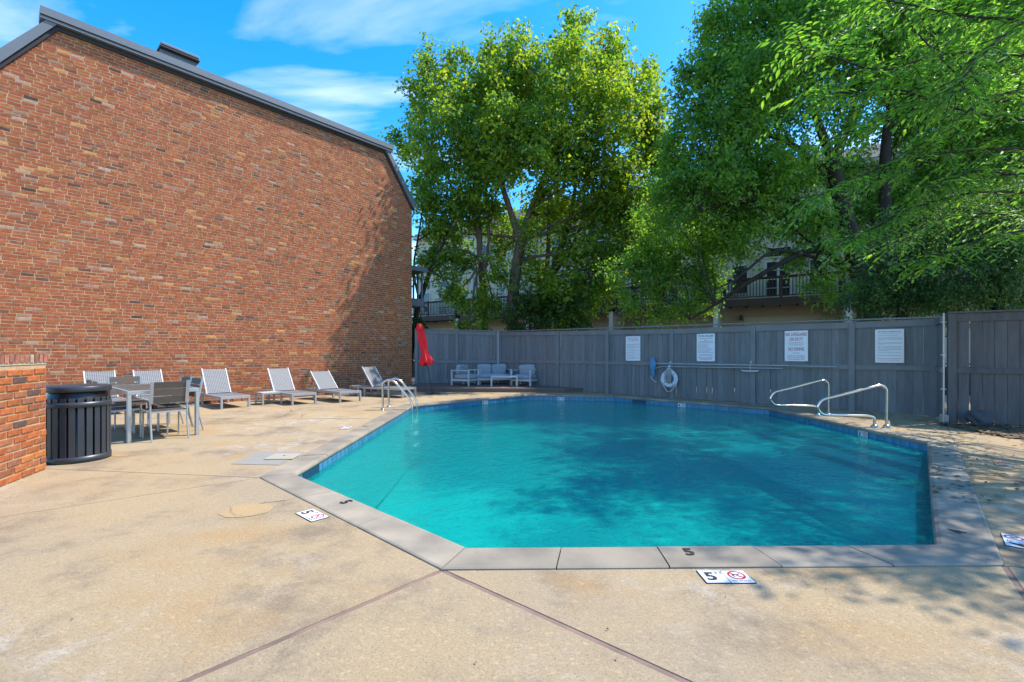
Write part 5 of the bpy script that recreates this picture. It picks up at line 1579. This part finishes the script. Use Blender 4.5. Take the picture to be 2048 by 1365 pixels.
def tree(name, label, trunk, limbs, lobes, leaf_m, bark, L, wid, per, spray, droop, density, cat='tree', group=None, seed=1, tone=0.5, attach=None, twig_r=0.012, up=0.55, shell=0.42):
    """trunk = [(point, radius)...], lobes = [(centre, (rx, ry, rz), weight)]"""
    rng = np.random.default_rng(seed); rnd = random.Random(seed)
    root = thing(name, label, cat, loc=(trunk[0][0].x, trunk[0][0].y, 0.0), group=group)
    mb = MB()
    def wob(pts, amt):
        out = []
        for i, (p, r) in enumerate(pts):
            out.append((p + Vector((rnd.uniform(-1, 1), rnd.uniform(-1, 1), rnd.uniform(-.5, .5))) * amt * r, r))
        return out
    def smooth_tube(pts, sides=8):
        P = [Vector(p) for p, _ in pts]; rr = [r for _, r in pts]
        out = []; ro = []
        n = len(P)
        for i in range(n - 1):
            p0, p1, p2, p3 = P[max(i - 1, 0)], P[i], P[i + 1], P[min(i + 2, n - 1)]
            for t in (0, 0.33, 0.66):
                q = 0.5 * ((2 * p1) + (p2 - p0) * t + (2 * p0 - 5 * p1 + 4 * p2 - p3) * t * t + (-p0 + 3 * p1 - 3 * p2 + p3) * t ** 3)
                out.append(q); ro.append(rr[i] + (rr[i + 1] - rr[i]) * t)
        out.append(P[-1]); ro.append(rr[-1])
        mb.tube(out, ro, sides)
    smooth_tube(wob(trunk, 0.25), 12)
    for lb in limbs: smooth_tube(wob(lb, 0.4), 9)
    nodes = [(p, r) for p, r in trunk[len(trunk) // 2:]] + [(p, r) for lb in limbs for p, r in lb[1:]]
    C = []; A = []
    for (cen, rad, wgt) in lobes:
        cen = Vector(cen)
        # branch from the nearest lower node into the lobe
        best = min(nodes, key=lambda n: (n[0] - cen).length + (2.0 if n[0].z > cen.z else 0))
        b0, r0 = best
        m1 = b0.lerp(cen, 0.5) + Vector((rnd.uniform(-.2, .2), rnd.uniform(-.2, .2), rnd.uniform(-.1, .35)))
        rb = max(0.02, min(r0 * 0.5, 0.05 + 0.012 * (cen - b0).length))
        smooth_tube([(b0, rb), (m1, rb * 0.7), (cen, rb * 0.35)], 6)
        vol = rad[0] * rad[1] * rad[2]
        N = max(6, int(density * wgt * vol ** 0.8))
        u = rng.normal(size=(N, 3)); u /= np.linalg.norm(u, axis=1, keepdims=True)
        rr = rng.uniform(0, 1, (N, 1)) ** shell
        # ragged outline: radius varies with direction
        wv = 1 + 0.22 * np.sin(u[:, :1] * 5 + cen.x * 3) * np.cos(u[:, 1:2] * 4 + cen.z * 2) + 0.18 * np.sin(u[:, 2:3] * 7 + cen.y)
        p = u * rr * wv * np.array(rad)
        # twigs gather in clumps with air between them
        K = max(4, int(N / 11)); pick = rng.integers(0, K, N)
        loose = rng.uniform(0, 1, (N, 1)) < 0.22
        p = np.where(loose, p, p[pick] + rng.normal(0, 1, (N, 3)) * np.minimum(0.34, 0.24 * np.array(rad)))
        C.append(p + np.array(cen))
        a = u * 0.8 + rng.normal(0, 0.55, (N, 3)); a[:, 2] -= droop * 0.5
        a /= np.linalg.norm(a, axis=1, keepdims=True)
        A.append(a)
        nt = max(3, min(16, N // 14))
        for k in range(nt):
            e = Vector(C[-1][rnd.randrange(N)])
            s0 = m1.lerp(cen, rnd.uniform(0.3, 1.0))
            mm = s0.lerp(e, 0.5) + Vector((rnd.uniform(-.1, .1), rnd.uniform(-.1, .1), rnd.uniform(0, .15)))
            mb.tube([s0, mm, e], [twig_r * 1.6, twig_r, twig_r * 0.4], 5)
    o = mb.build('trunk', bark, root, True)
    C = np.concatenate(C); A = np.concatenate(A)
    me = leaf_mesh('crown', C, A, per, L, wid, spray, droop, rng, up=up, tone_mu=tone)
    me.materials.append(leaf_m)
    o = bpy.data.objects.new('crown', me); link(o, root, True); o['kind'] = 'stuff'
    return root

def lob(x, y, Y, rx, ry=None, rd=None, w=1.0):
    """lobe centred on pixel x, y at distance Y; radii in pixels (depth radius defaults to the mean)"""
    ry = ry or rx; rd = rd or (rx + ry) / 2
    k = Y / FPX
    return (W(x, y, Y), (rx * k, rd * k, ry * k), w)
def V3(x, y, Y): return W(x, y, Y)

TG = 'tall maples behind the fence corner'
# double-stemmed maple in the middle
YM = 19.0
tree('maple_tree', 'tall broad maple with a thick grey forked trunk behind the fence corner',
     [(Vector((0.05, YM, 0)), 0.30), (V3(1025, 690, YM), 0.26), (V3(1028, 600, YM), 0.235), (V3(1037, 520, YM), 0.22), (V3(1041, 478, YM), 0.21)],
     [[(V3(1041, 478, YM), 0.17), (V3(1020, 420, YM + .1), 0.13), (V3(1000, 350, YM + .2), 0.10), (V3(985, 260, YM + .3), 0.06)],
      [(V3(1041, 478, YM), 0.17), (V3(1060, 420, YM - .1), 0.13), (V3(1085, 360, YM - .2), 0.10), (V3(1120, 260, YM - .2), 0.07), (V3(1145, 130, YM - .1), 0.03)],
      [(V3(1060, 420, YM - .1), 0.10), (V3(1130, 350, YM + .4), 0.08), (V3(1210, 290, YM + .6), 0.05), (V3(1270, 220, YM + .7), 0.03)],
      [(V3(1000, 350, YM + .2), 0.07), (V3(1040, 260, YM + 1), 0.05), (V3(1060, 160, YM + 1), 0.03)]],
     [lob(1000, 175, YM, 52, 70), lob(1045, 110, YM, 42, 55), lob(1060, 190, YM + 1, 70), lob(1040, 270, YM - 1, 75), lob(1130, 85, YM, 42, 40),
      lob(1155, 45, YM, 26, 34, 26), lob(1150, 150, YM - 1, 80), lob(1215, 120, YM, 55, 50), lob(1265, 165, YM, 45, 50), lob(1285, 240, YM, 52, 60), lob(1305, 130, YM, 12, 20, 14, 0.8),
      lob(1200, 235, YM - 1.5, 90), lob(1110, 315, YM - 1, 85), lob(1000, 330, YM, 60, 60, 80, 0.8), lob(1215, 345, YM - 1, 75, 60), lob(1305, 320, YM + 1, 45, 60),
      lob(1175, 425, YM, 70, 55), lob(1100, 430, YM + 1, 50, 45, 60, 0.7), lob(1255, 440, YM, 60, 55), lob(985, 420, YM + 1.2, 40, 45, 60, 0.6), lob(1160, 510, YM - .5, 50, 40, 50, .9), lob(1318, 235, YM, 30, 55, 40, .9), lob(1325, 310, YM, 36, 50, 45, .9), lob(1000, 250, YM - 1.2, 50, 60, 50, .8), lob(1070, 430, YM + 2, 50, 60, 50, .6), lob(1005, 500, YM + 2.2, 34, 44, 40, .5), lob(1060, 520, YM + 2.2, 40, 40, 40, .6), lob(935, 470, YM + 2, 40, 50, 40, .6), lob(1078, 555, YM - .8, 36, 34, 34, .8), lob(1000, 545, YM - .9, 26, 34, 30, .6), lob(1110, 600, YM - .9, 44, 36, 36, .8), lob(1060, 470, YM - 1, 34, 34, 34, .5)],
     M_LEAF_A, M_BARK, 0.155, 0.75, 12, 0.55, 0.35, 140, group=TG, seed=3, tone=0.64)
tree('maple_tree', 'slender maple left of the forked maple with a straight pale trunk',
     [(Vector((-1.35, 19.6, 0)), 0.19), (V3(966, 660, 19.6), 0.165), (V3(968, 590, 19.6), 0.15), (V3(960, 520, 19.6), 0.14), (V3(957, 450, 19.6), 0.12), (V3(945, 330, 19.6), 0.08), (V3(930, 200, 19.6), 0.04)],
     [[(V3(967, 560, 19.6), 0.08), (V3(978, 480, 19.5), 0.07), (V3(972, 380, 19.5), 0.05), (V3(985, 200, 19.5), 0.03)],
      [(V3(958, 470, 19.6), 0.08), (V3(915, 400, 19.9), 0.06), (V3(880, 300, 20.0), 0.04), (V3(868, 160, 20.0), 0.025)]],
     [lob(868, 130, 19.6, 45, 42), lob(897, 112, 19.6, 30, 32), lob(845, 190, 19.6, 40, 45), lob(900, 200, 19.0, 60, 60), lob(955, 185, 19.6, 50, 60), lob(985, 120, 19.6, 34, 42, 36),
      lob(838, 265, 19.6, 38, 45), lob(900, 290, 19.0, 70, 65), lob(960, 300, 19.4, 60, 70), lob(850, 350, 19.4, 45, 60), lob(905, 390, 19.0, 60, 55), lob(865, 440, 19.5, 45, 45),
      lob(788, 272, 20.2, 24, 18, 30, 0.9), lob(808, 300, 20.2, 26, 30, 30, 0.8), lob(955, 420, 19.4, 50, 50, 50, .8), lob(955, 600, 18.8, 42, 34, 40, 0.8), lob(930, 540, 19.3, 36, 34, 40, 0.6), lob(985, 545, 19.0, 32, 40, 36, .5), lob(905, 590, 19.0, 38, 34, 36, .8), lob(985, 600, 18.7, 30, 34, 30, .7), lob(940, 640, 18.5, 36, 20, 30, .6), lob(890, 500, 19.2, 40, 40, 40, .7)],
     M_LEAF_A, M_BARK, 0.15, 0.75, 12, 0.5, 0.35, 134, group=TG, seed=5, tone=0.58)
tree('maple_tree', 'thin dark maple leaning away from the brick building corner',
     [(Vector((-4.35, 19.0, 0)), 0.13), (V3(832, 640, 19.0), 0.115), (V3(845, 590, 19.0), 0.105), (V3(862, 540, 19.0), 0.09), (V3(885, 490, 19.0), 0.06), (V3(905, 440, 19.0), 0.03)],
     [[(V3(840, 610, 19.0), 0.05), (V3(828, 540, 19.1), 0.045), (V3(838, 470, 19.2), 0.04), (V3(845, 420, 19.2), 0.025)],
      [(V3(838, 480, 19.2), 0.035), (V3(862, 465, 19.0), 0.03), (V3(885, 455, 19.0), 0.015)]],
     [lob(870, 530, 19.0, 40, 30, 40, .8), lob(905, 520, 19.3, 35, 35, 40, .8), lob(850, 500, 19.3, 24, 30, 30, .6), lob(880, 470, 19.2, 40, 30, 40, .6), lob(855, 400, 19.6, 36, 36, 40, .6), lob(900, 560, 19.3, 26, 22, 30, .7)],
     M_LEAF_A, M_BARKD, 0.14, 0.75, 12, 0.45, 0.3, 120, group=TG, seed=7, tone=0.68)
tree('maple_tree', 'maple with twin leaning stems rising out of the ivy thicket',
     [(Vector((1.25, 19.2, 0)), 0.22), (V3(1075, 640, 19.2), 0.19), (V3(1092, 590, 19.2), 0.17), (V3(1112, 520, 19.2), 0.14), (V3(1140, 440, 19.2), 0.10), (V3(1155, 340, 19.2), 0.05)],
     [[(V3(1080, 620, 19.2), 0.12), (V3(1090, 560, 19.5), 0.11), (V3(1098, 490, 19.6), 0.09), (V3(1095, 400, 19.6), 0.05)],
      [(V3(1100, 560, 19.2), 0.09), (V3(1140, 500, 19.4), 0.07), (V3(1165, 430, 19.5), 0.05), (V3(1168, 330, 19.5), 0.03)]],
     [lob(1125, 480, 18.6, 40, 40, 40, .7), lob(1210, 500, 19.0, 55, 45), lob(1240, 530, 18.6, 50, 40), lob(1190, 560, 18.5, 45, 40), lob(1280, 500, 19.0, 40, 45, 40, .8), lob(1250, 400, 19.5, 60, 50), lob(1310, 420, 19.5, 40, 50, 50, .8), lob(1215, 590, 18.4, 30, 26, 30, .8), lob(1170, 580, 18.6, 45, 40, 40, .9), lob(1110, 560, 18.6, 40, 36, 40, .7), lob(1070, 540, 18.8, 34, 34, 40, .5), lob(1150, 620, 18.2, 50, 30, 40, .8)],
     M_LEAF_A, M_BARK, 0.145, 0.75, 12, 0.5, 0.4, 120, group=TG, seed=9, tone=0.55)
for (x, y, rx, ry, YY, sd, tn, lb) in ((1060, 610, 52, 52, 18.3, 21, .42, 'dark ivy thicket round the foot of the forked maple'), (1135, 605, 58, 50, 18.0, 22, .45, 'dark ivy thicket right of the twin leaning stems'),
                                  (922, 650, 16, 18, 18.4, 23, .8, 'small pale shrub peeping over the short fence'), (838, 640, 20, 18, 18.3, 24, .5, 'small dark shrub behind the umbrella top')):
    base = W(x, 700, YY)
    lo_ = [lob(x, y, YY, rx * .7, ry * .8), lob(x - rx * .45, y + ry * .3, YY, rx * .5, ry * .6), lob(x + rx * .45, y + ry * .25, YY + .2, rx * .5, ry * .6), lob(x + rx * .1, y + ry * .9, YY, rx * .8, ry * .5)]
    tree('shrub', lb, [(Vector((base.x, base.y, 0)), 0.05), (W(x, y + ry * .6, YY), 0.04), (W(x, y, YY), 0.02)], [], lo_, M_LEAF_E if tn < .7 else M_LEAF_A, M_BARKD, 0.12, 0.7, 12, 0.35, 0.3, 190, cat='shrub', group='shrubs behind the fence', seed=sd, tone=tn)

# big elm on the right behind the fence
YE = 14.0
tree('elm_tree', 'large spreading elm with dark limbs behind the signs on the fence',
     [(Vector((10.9, YE, 0)), 0.36), (V3(1732, 620, YE), 0.30), (V3(1712, 520, YE), 0.26), (V3(1690, 420, YE), 0.22), (V3(1665, 330, YE), 0.18)],
     [[(V3(1665, 330, YE), 0.15), (V3(1645, 260, YE), 0.12), (V3(1610, 170, YE), 0.08), (V3(1560, 60, YE), 0.05)],
      [(V3(1665, 330, YE), 0.12), (V3(1690, 270, YE + .2), 0.09), (V3(1720, 150, YE + .4), 0.06), (V3(1750, 20, YE + .4), 0.04)],
      [(V3(1720, 560, YE), 0.14), (V3(1640, 500, YE - .4), 0.10), (V3(1540, 540, YE - .6), 0.075), (V3(1430, 610, YE + .4), 0.05), (V3(1380, 640, YE + .9), 0.02)],
      [(V3(1700, 480, YE), 0.12), (V3(1610, 410, YE - .3), 0.09), (V3(1510, 400, YE - .5), 0.06), (V3(1400, 420, YE - .6), 0.03)],
      [(V3(1690, 420, YE), 0.12), (V3(1600, 300, YE + .3), 0.09), (V3(1500, 260, YE + .4), 0.06), (V3(1400, 240, YE + .4), 0.03)],
      [(V3(1735, 600, YE), 0.22), (V3(1765, 480, YE + .3), 0.2), (V3(1768, 350, YE + .5), 0.16), (V3(1780, 200, YE + .5), 0.1), (V3(1820, 60, YE + .5), 0.05)],
      [(V3(1690, 540, YE), 0.06), (V3(1560, 500, YE - .8), 0.045), (V3(1470, 560, YE - 1), 0.03), (V3(1415, 585, YE - 1), 0.015)]],
     [lob(1420, 40, YE, 45, 50), lob(1370, 135, YE, 30, 35, 40, .7), lob(1420, 130, YE, 55, 55, 70), lob(1490, 50, YE, 70), lob(1580, 20, YE, 80, 60), lob(1480, 150, YE, 75), lob(1570, 120, YE, 80), lob(1390, 215, YE, 45, 45, 60), lob(1470, 240, YE, 75),
      lob(1560, 230, YE + .5, 75, 60, 90, .8), lob(1400, 300, YE, 55, 45), lob(1490, 330, YE, 80, 60), lob(1575, 330, YE, 65, 60, 80, .8), lob(1380, 380, YE, 60, 50), lob(1450, 410, YE, 75, 55), lob(1560, 420, YE, 75, 55), lob(1345, 440, YE, 45, 40, 50, .8),
      lob(1400, 470, YE + 1.6, 70, 50), lob(1490, 480, YE, 65, 45, 60, .8), lob(1345, 520, YE + 1.6, 45, 45), lob(1395, 560, YE + 1.6, 40, 40, 40, .8), lob(1310, 580, YE + 1.6, 36, 34, 40, .8), lob(1370, 610, YE + 1.6, 50, 26, 40, .7), lob(1330, 635, YE + 1.6, 44, 16, 30, .7),
      lob(1650, 90, YE, 80), lob(1730, 40, YE, 90), lob(1680, 180, YE + .6, 60, 50, 80, .7), lob(1640, 440, YE - .3, 55, 50, 60, .7), lob(1610, 500, YE - .4, 45, 34, 40, .7), lob(1780, 140, YE + .5, 80), lob(1840, 60, YE + 1, 100), lob(1860, 200, YE + 1, 90), lob(1950, 120, YE + 1, 110), lob(1800, 270, YE + 1, 60, 50, 70, .8),
      lob(1960, 280, YE + 1, 90), lob(2050, 160, YE + 1, 110), lob(1880, 330, YE + 1, 70, 50), lob(1700, -90, YE, 120), lob(1860, -100, YE + .5, 130), lob(1540, -70, YE, 90), lob(2040, -60, YE + 1, 140), lob(2100, 300, YE + 1, 110), lob(1950, -230, YE, 150), lob(1750, -230, YE, 130), lob(1340, 330, YE + .5, 26, 60, 40, .7), lob(1358, 250, YE, 26, 36, 34, .8), lob(1365, 330, YE, 36, 50, 45, .9), lob(1345, 180, YE, 14, 22, 20, .7), lob(1690, 250, YE - 1, 50, 40, 50, .5), lob(1500, 200, YE - 1.5, 80, 70, 60, .8), lob(1690, 340, YE + 1.5, 60, 50, 60, .7), lob(1740, 420, YE + 1.2, 70, 60), lob(1660, 560, YE - .4, 50, 36, 50, .8), lob(1820, 400, YE + 1, 80, 60), lob(1900, 400, YE + 1.2, 90, 60), lob(1990, 380, YE + 1.2, 90, 70), lob(1540, 330, YE - 1, 70, 60, 70, .8), lob(1440, 340, YE - 1, 70, 60, 70, .8), lob(1650, 20, YE - 1.5, 90, 70), lob(1560, 130, YE - 1.5, 80, 60), lob(1270, 540, YE + 1.6, 50, 40, 45, .7), lob(1260, 600, YE + 1.6, 40, 30, 40, .7), lob(1300, 520, YE + 1.6, 50, 40), lob(1420, 530, YE + 1.6, 45, 40, 45, .7), lob(1320, 470, YE + 1.6, 50, 45), lob(1420, 600, YE + 1.6, 36, 30, 36, .6), lob(1300, 400, YE + .6, 34, 60, 50, .7)],
     M_LEAF_B, M_BARKD, 0.125, 0.58, 14, 0.5, 0.55, 225, group=None, seed=13, tone=0.47)
# dark hedge trees right behind the right fence
for (lb, bx_, lobes_, sd) in (('dark feathery evergreen rising above the resuscitation sign', W(1800, 706, 11.2), [(1735, 610, 40, 32), (1770, 560, 55, 50), (1830, 520, 65, 60), (1800, 600, 60, 40), (1860, 590, 60, 45), (1850, 450, 60, 55), (1745, 500, 30, 36), (1900, 500, 50, 50)], 31),
                              ('dark feathery evergreen above the right fence and mulch bed', W(1990, 706, 10.2), [(1930, 590, 55, 45), (1990, 560, 70, 60), (1960, 480, 70, 60), (2040, 500, 70, 70), (2060, 600, 60, 50), (2000, 410, 65, 55), (1925, 420, 50, 50), (2090, 420, 70, 70), (1990, 625, 60, 22)], 32)):
    YY = bx_.y
    ls = [lob(x, y, YY, a, b, (a + b) / 2) for x, y, a, b in lobes_]
    xc = np.mean([l[0].x for l in ls])
    tree('evergreen_tree', lb, [(Vector((bx_.x, YY, 0)), 0.16), (Vector((bx_.x, YY, 1.6)), 0.14), (Vector((bx_.x + .1, YY, 3.0)), 0.10), (Vector((bx_.x, YY, 4.4)), 0.05)], [], ls, M_LEAF_C, M_BARKD, 0.10, 0.38, 18, 0.5, 0.7, 360, group='dark evergreens behind the right fence', seed=sd, tone=0.45, up=0.8)

# near tree right of the pool: its trunk stands outside the view, its boughs hang over the corner of the pool
near = tree('overhanging_elm', 'near elm with long glossy leaf sprays hanging over the right pool corner',
     [(Vector((10.4, 5.0, 0)), 0.28), (Vector((10.3, 5.0, 2.0)), 0.24), (Vector((10.0, 5.1, 3.6)), 0.20), (Vector((9.6, 5.2, 5.2)), 0.17), (Vector((9.3, 5.6, 7.4)), 0.13), (Vector((9.1, 6.4, 9.6)), 0.08), (Vector((9.2, 7.0, 11.4)), 0.04)],
     [[(Vector((10.0, 5.1, 3.6)), 0.13), (Vector((8.8, 5.4, 4.9)), 0.09), (Vector((7.4, 5.6, 5.6)), 0.05)],
      [(Vector((9.6, 5.2, 5.2)), 0.12), (Vector((8.2, 4.4, 6.0)), 0.08), (Vector((6.8, 3.8, 6.3)), 0.04)],
      [(Vector((9.6, 5.2, 5.0)), 0.12), (Vector((9.4, 6.8, 5.6)), 0.08), (Vector((9.0, 8.6, 6.0)), 0.04)]],
     [(Vector((7.3, 4.1, 6.2)), (1.1, 0.9, 0.7), .75), (Vector((6.1, 3.7, 6.1)), (.75, .5, .35), .6), (Vector((6.5, 3.3, 5.7)), (.7, .5, .35), .55), (Vector((6.4, 4.6, 6.6)), (.8, .7, .4), .6), (Vector((8.3, 5.3, 6.9)), (1.3, 1.1, 0.9), 1), (Vector((9.6, 4.0, 6.2)), (1.3, 1.1, 1.0), 1), (Vector((8.0, 3.0, 6.6)), (1.0, 0.8, 0.6), .8),
      (Vector((9.3, 6.6, 6.6)), (1.2, 1.1, 0.9), 1), (Vector((9.0, 8.4, 6.6)), (1.2, 1.1, 0.8), 1), (Vector((10.4, 5.4, 8.0)), (1.5, 1.4, 1.0), 1), (Vector((9.4, 9.6, 7.6)), (1.3, 1.3, 1.0), 1), (Vector((9.0, 7.2, 8.4)), (1.4, 1.3, .9), 1),
      (Vector((6.9, 6.2, 8.3)), (1.2, 1.1, .8), .7), (Vector((8.0, 7.8, 9.2)), (1.5, 1.4, 1.0), .8), (Vector((9.0, 6.0, 10.2)), (1.7, 1.5, 1.1), .8), (Vector((7.6, 9.4, 9.6)), (1.5, 1.4, 1.0), .8), (Vector((9.6, 8.6, 11.2)), (1.8, 1.7, 1.2), .8), (Vector((6.6, 8.2, 7.9)), (1.2, 1.2, .8), .7), (Vector((7.4, 5.0, 8.9)), (1.1, 1.0, .8), .6), (Vector((8.6, 10.8, 10.6)), (1.6, 1.5, 1.1), .8)],
     M_LEAF_D, M_BARKD, 0.125, 0.42, 14, 0.55, 0.5, 80, seed=41, tone=0.5, shell=0.6)
rnd = random.Random(5)
def leaf_shape(L, wd):
    return [(0, 0, 0), (L * .25, wd * .42, .004), (L * .6, wd * .46, .002), (L, 0, -.012), (L * .6, -wd * .46, .002), (L * .25, -wd * .42, .004), (L * .3, 0, -.004), (L * .65, 0, -.006)], [(0, 6, 1), (6, 7, 2, 1), (7, 3, 2), (0, 5, 6), (6, 5, 4, 7), (7, 4, 3)]
LEAFV = []
for j in range(10):
    tone = min(1, max(0, rnd.gauss(0.55, 0.2)))
    mb = MB(); v_, f_ = leaf_shape(rnd.uniform(.10, .135), rnd.uniform(.045, .058)); mb.raw(v_, f_, True)
    me = mb.mesh('leaf'); at = me.attributes.new('tone', 'FLOAT', 'POINT'); at.data.foreach_set('value', np.full(len(me.vertices), tone, dtype=np.float32))
    me.materials.append(M_LEAF_D); LEAFV.append((me, v_, f_, tone))
boughs = [[(2140, 120, 7.2), (1920, 105, 6.3), (1770, 140, 5.8), (1660, 112, 5.5), (1597, 92, 5.4)],
          [(2140, 40, 6.6), (1960, 35, 5.8), (1820, 10, 5.5), (1730, -8, 5.3)],
          [(2140, 250, 7.2), (1940, 225, 6.4), (1800, 180, 6.0), (1690, 185, 5.8), (1618, 190, 5.7)],
          [(2140, 300, 7.4), (1950, 300, 6.7), (1800, 325, 6.3), (1690, 365, 6.1), (1632, 395, 6.0)],
          [(2140, 390, 7.4), (1960, 385, 6.8), (1830, 415, 6.5), (1750, 455, 6.4), (1690, 480, 6.3)],
          [(2140, 450, 7.2), (2000, 470, 6.7), (1900, 505, 6.5), (1830, 520, 6.4)],
          [(2140, -20, 6.2), (2010, 70, 5.2), (1940, 140, 5.0), (1905, 190, 4.9)],
          [(2140, 170, 6.8), (2000, 190, 6.2), (1900, 250, 6.0), (1840, 290, 5.9)],
          [(2140, 330, 6.8), (2030, 350, 6.4), (1960, 340, 6.2), (1880, 370, 6.0)],
          [(2140, 90, 7.6), (1980, 130, 7.0), (1850, 190, 6.8), (1740, 250, 6.6), (1690, 270, 6.5)],
          [(2140, 480, 8.2), (2010, 430, 7.6), (1880, 440, 7.3), (1780, 500, 7.1)],
          [(2140, -60, 7.2), (1900, -40, 6.6), (1750, 30, 6.2), (1690, 60, 6.0)]]
leaves = []
bw_ = MB()
def catmull(P, k=6):
    out = []
    n = len(P)
    for i in range(n - 1):
        p0, p1, p2, p3 = P[max(i - 1, 0)], P[i], P[i + 1], P[min(i + 2, n - 1)]
        for t in np.linspace(0, 1, k + 1)[:-1]:
            t = float(t)
            out.append(0.5 * ((2 * p1) + (p2 - p0) * t + (2 * p0 - 5 * p1 + 4 * p2 - p3) * t * t + (-p0 + 3 * p1 - 3 * p2 + p3) * t ** 3))
    out.append(P[-1]); return out
def twig(start, d, length, r):
    pts = [start]; p = start.copy(); d = d.normalized(); step = 0.05
    n_ = int(length / step)
    for k in range(n_):
        d = (d + Vector((rnd.uniform(-.06, .06), rnd.uniform(-.06, .06), rnd.uniform(-.05, .03) - 0.035))).normalized()
        p = p + d * step; pts.append(p.copy())
        s = d.cross(Vector((0, 0, 1))).normalized() * (1 if k % 2 else -1)
        ld = (d * 0.55 + s * 0.85 + Vector((0, 0, rnd.uniform(-.5, .05)))).normalized()
        nr = Vector((rnd.uniform(-.35, .35), rnd.uniform(-.35, .35), 1.0)); y = nr.cross(ld).normalized(); z = ld.cross(y)
        M = Matrix((ld, y, z)).transposed().to_4x4(); M.translation = p
        leaves.append((M @ Matrix.Scale(rnd.uniform(.6, 1.3) * (1 - 0.3 * k / max(1, n_)), 4), rnd.randrange(len(LEAFV))))
    bw_.tube(pts, [r * (1 - 0.8 * i / len(pts)) for i in range(len(pts))], 5)
for b in boughs:
    P = catmull([W(*q) for q in b])
    P = [Vector((9.3, 5.6, min(6.0, P[0].z + 0.3)))] + P
    bw_.tube(P, [0.022 * (1 - 0.85 * i / len(P)) for i in range(len(P))], 6)
    for i in range(2, len(P) - 1):
        d = (P[i + 1] - P[i]).normalized()
        for side in (1, -1, 1, -1):
            s = d.cross(Vector((0, 0, 1))) * side
            if rnd.random() < 0.72:
                twig(P[i], d * 0.7 + s * rnd.uniform(.5, 1.0) + Vector((0, 0, rnd.uniform(-.55, .4))), rnd.uniform(.3, .75), 0.006)
    twig(P[-1], (P[-1] - P[-2]), 0.6, 0.008)
bw_.build('bough', M_BARKD, near, True)['kind'] = 'stuff'
def vis(M):
    p = M.translation
    if p.y < 1: return 1e9
    x, y = proj(p)
    return p.y if (0 < x < 2048 and 0 < y < 660) else 1e9
leaves.sort(key=lambda q: vis(q[0]))
for M, k in leaves[:300]:
    inst('leaf', LEAFV[k][0], near, M)
vs = []; fs = []; tn = []
for M, k in leaves[300:]:
    o_ = len(vs)
    vs.extend([tuple(M @ Vector(v)) for v in LEAFV[k][1]]); fs.extend([tuple(i + o_ for i in f) for f in LEAFV[k][2]]); tn.extend([LEAFV[k][3]] * len(LEAFV[k][1]))
me = bpy.data.meshes.new('foliage'); me.from_pydata(vs, [], fs)
at = me.attributes.new('tone', 'FLOAT', 'POINT'); at.data.foreach_set('value', np.array(tn, dtype=np.float32)); me.materials.append(M_LEAF_D); me.update()
o = bpy.data.objects.new('foliage', me); link(o, near, True); o['kind'] = 'stuff'
print('LEAVES', len(leaves), 'TRIS', sum(len(m.polygons) for m in bpy.data.meshes))
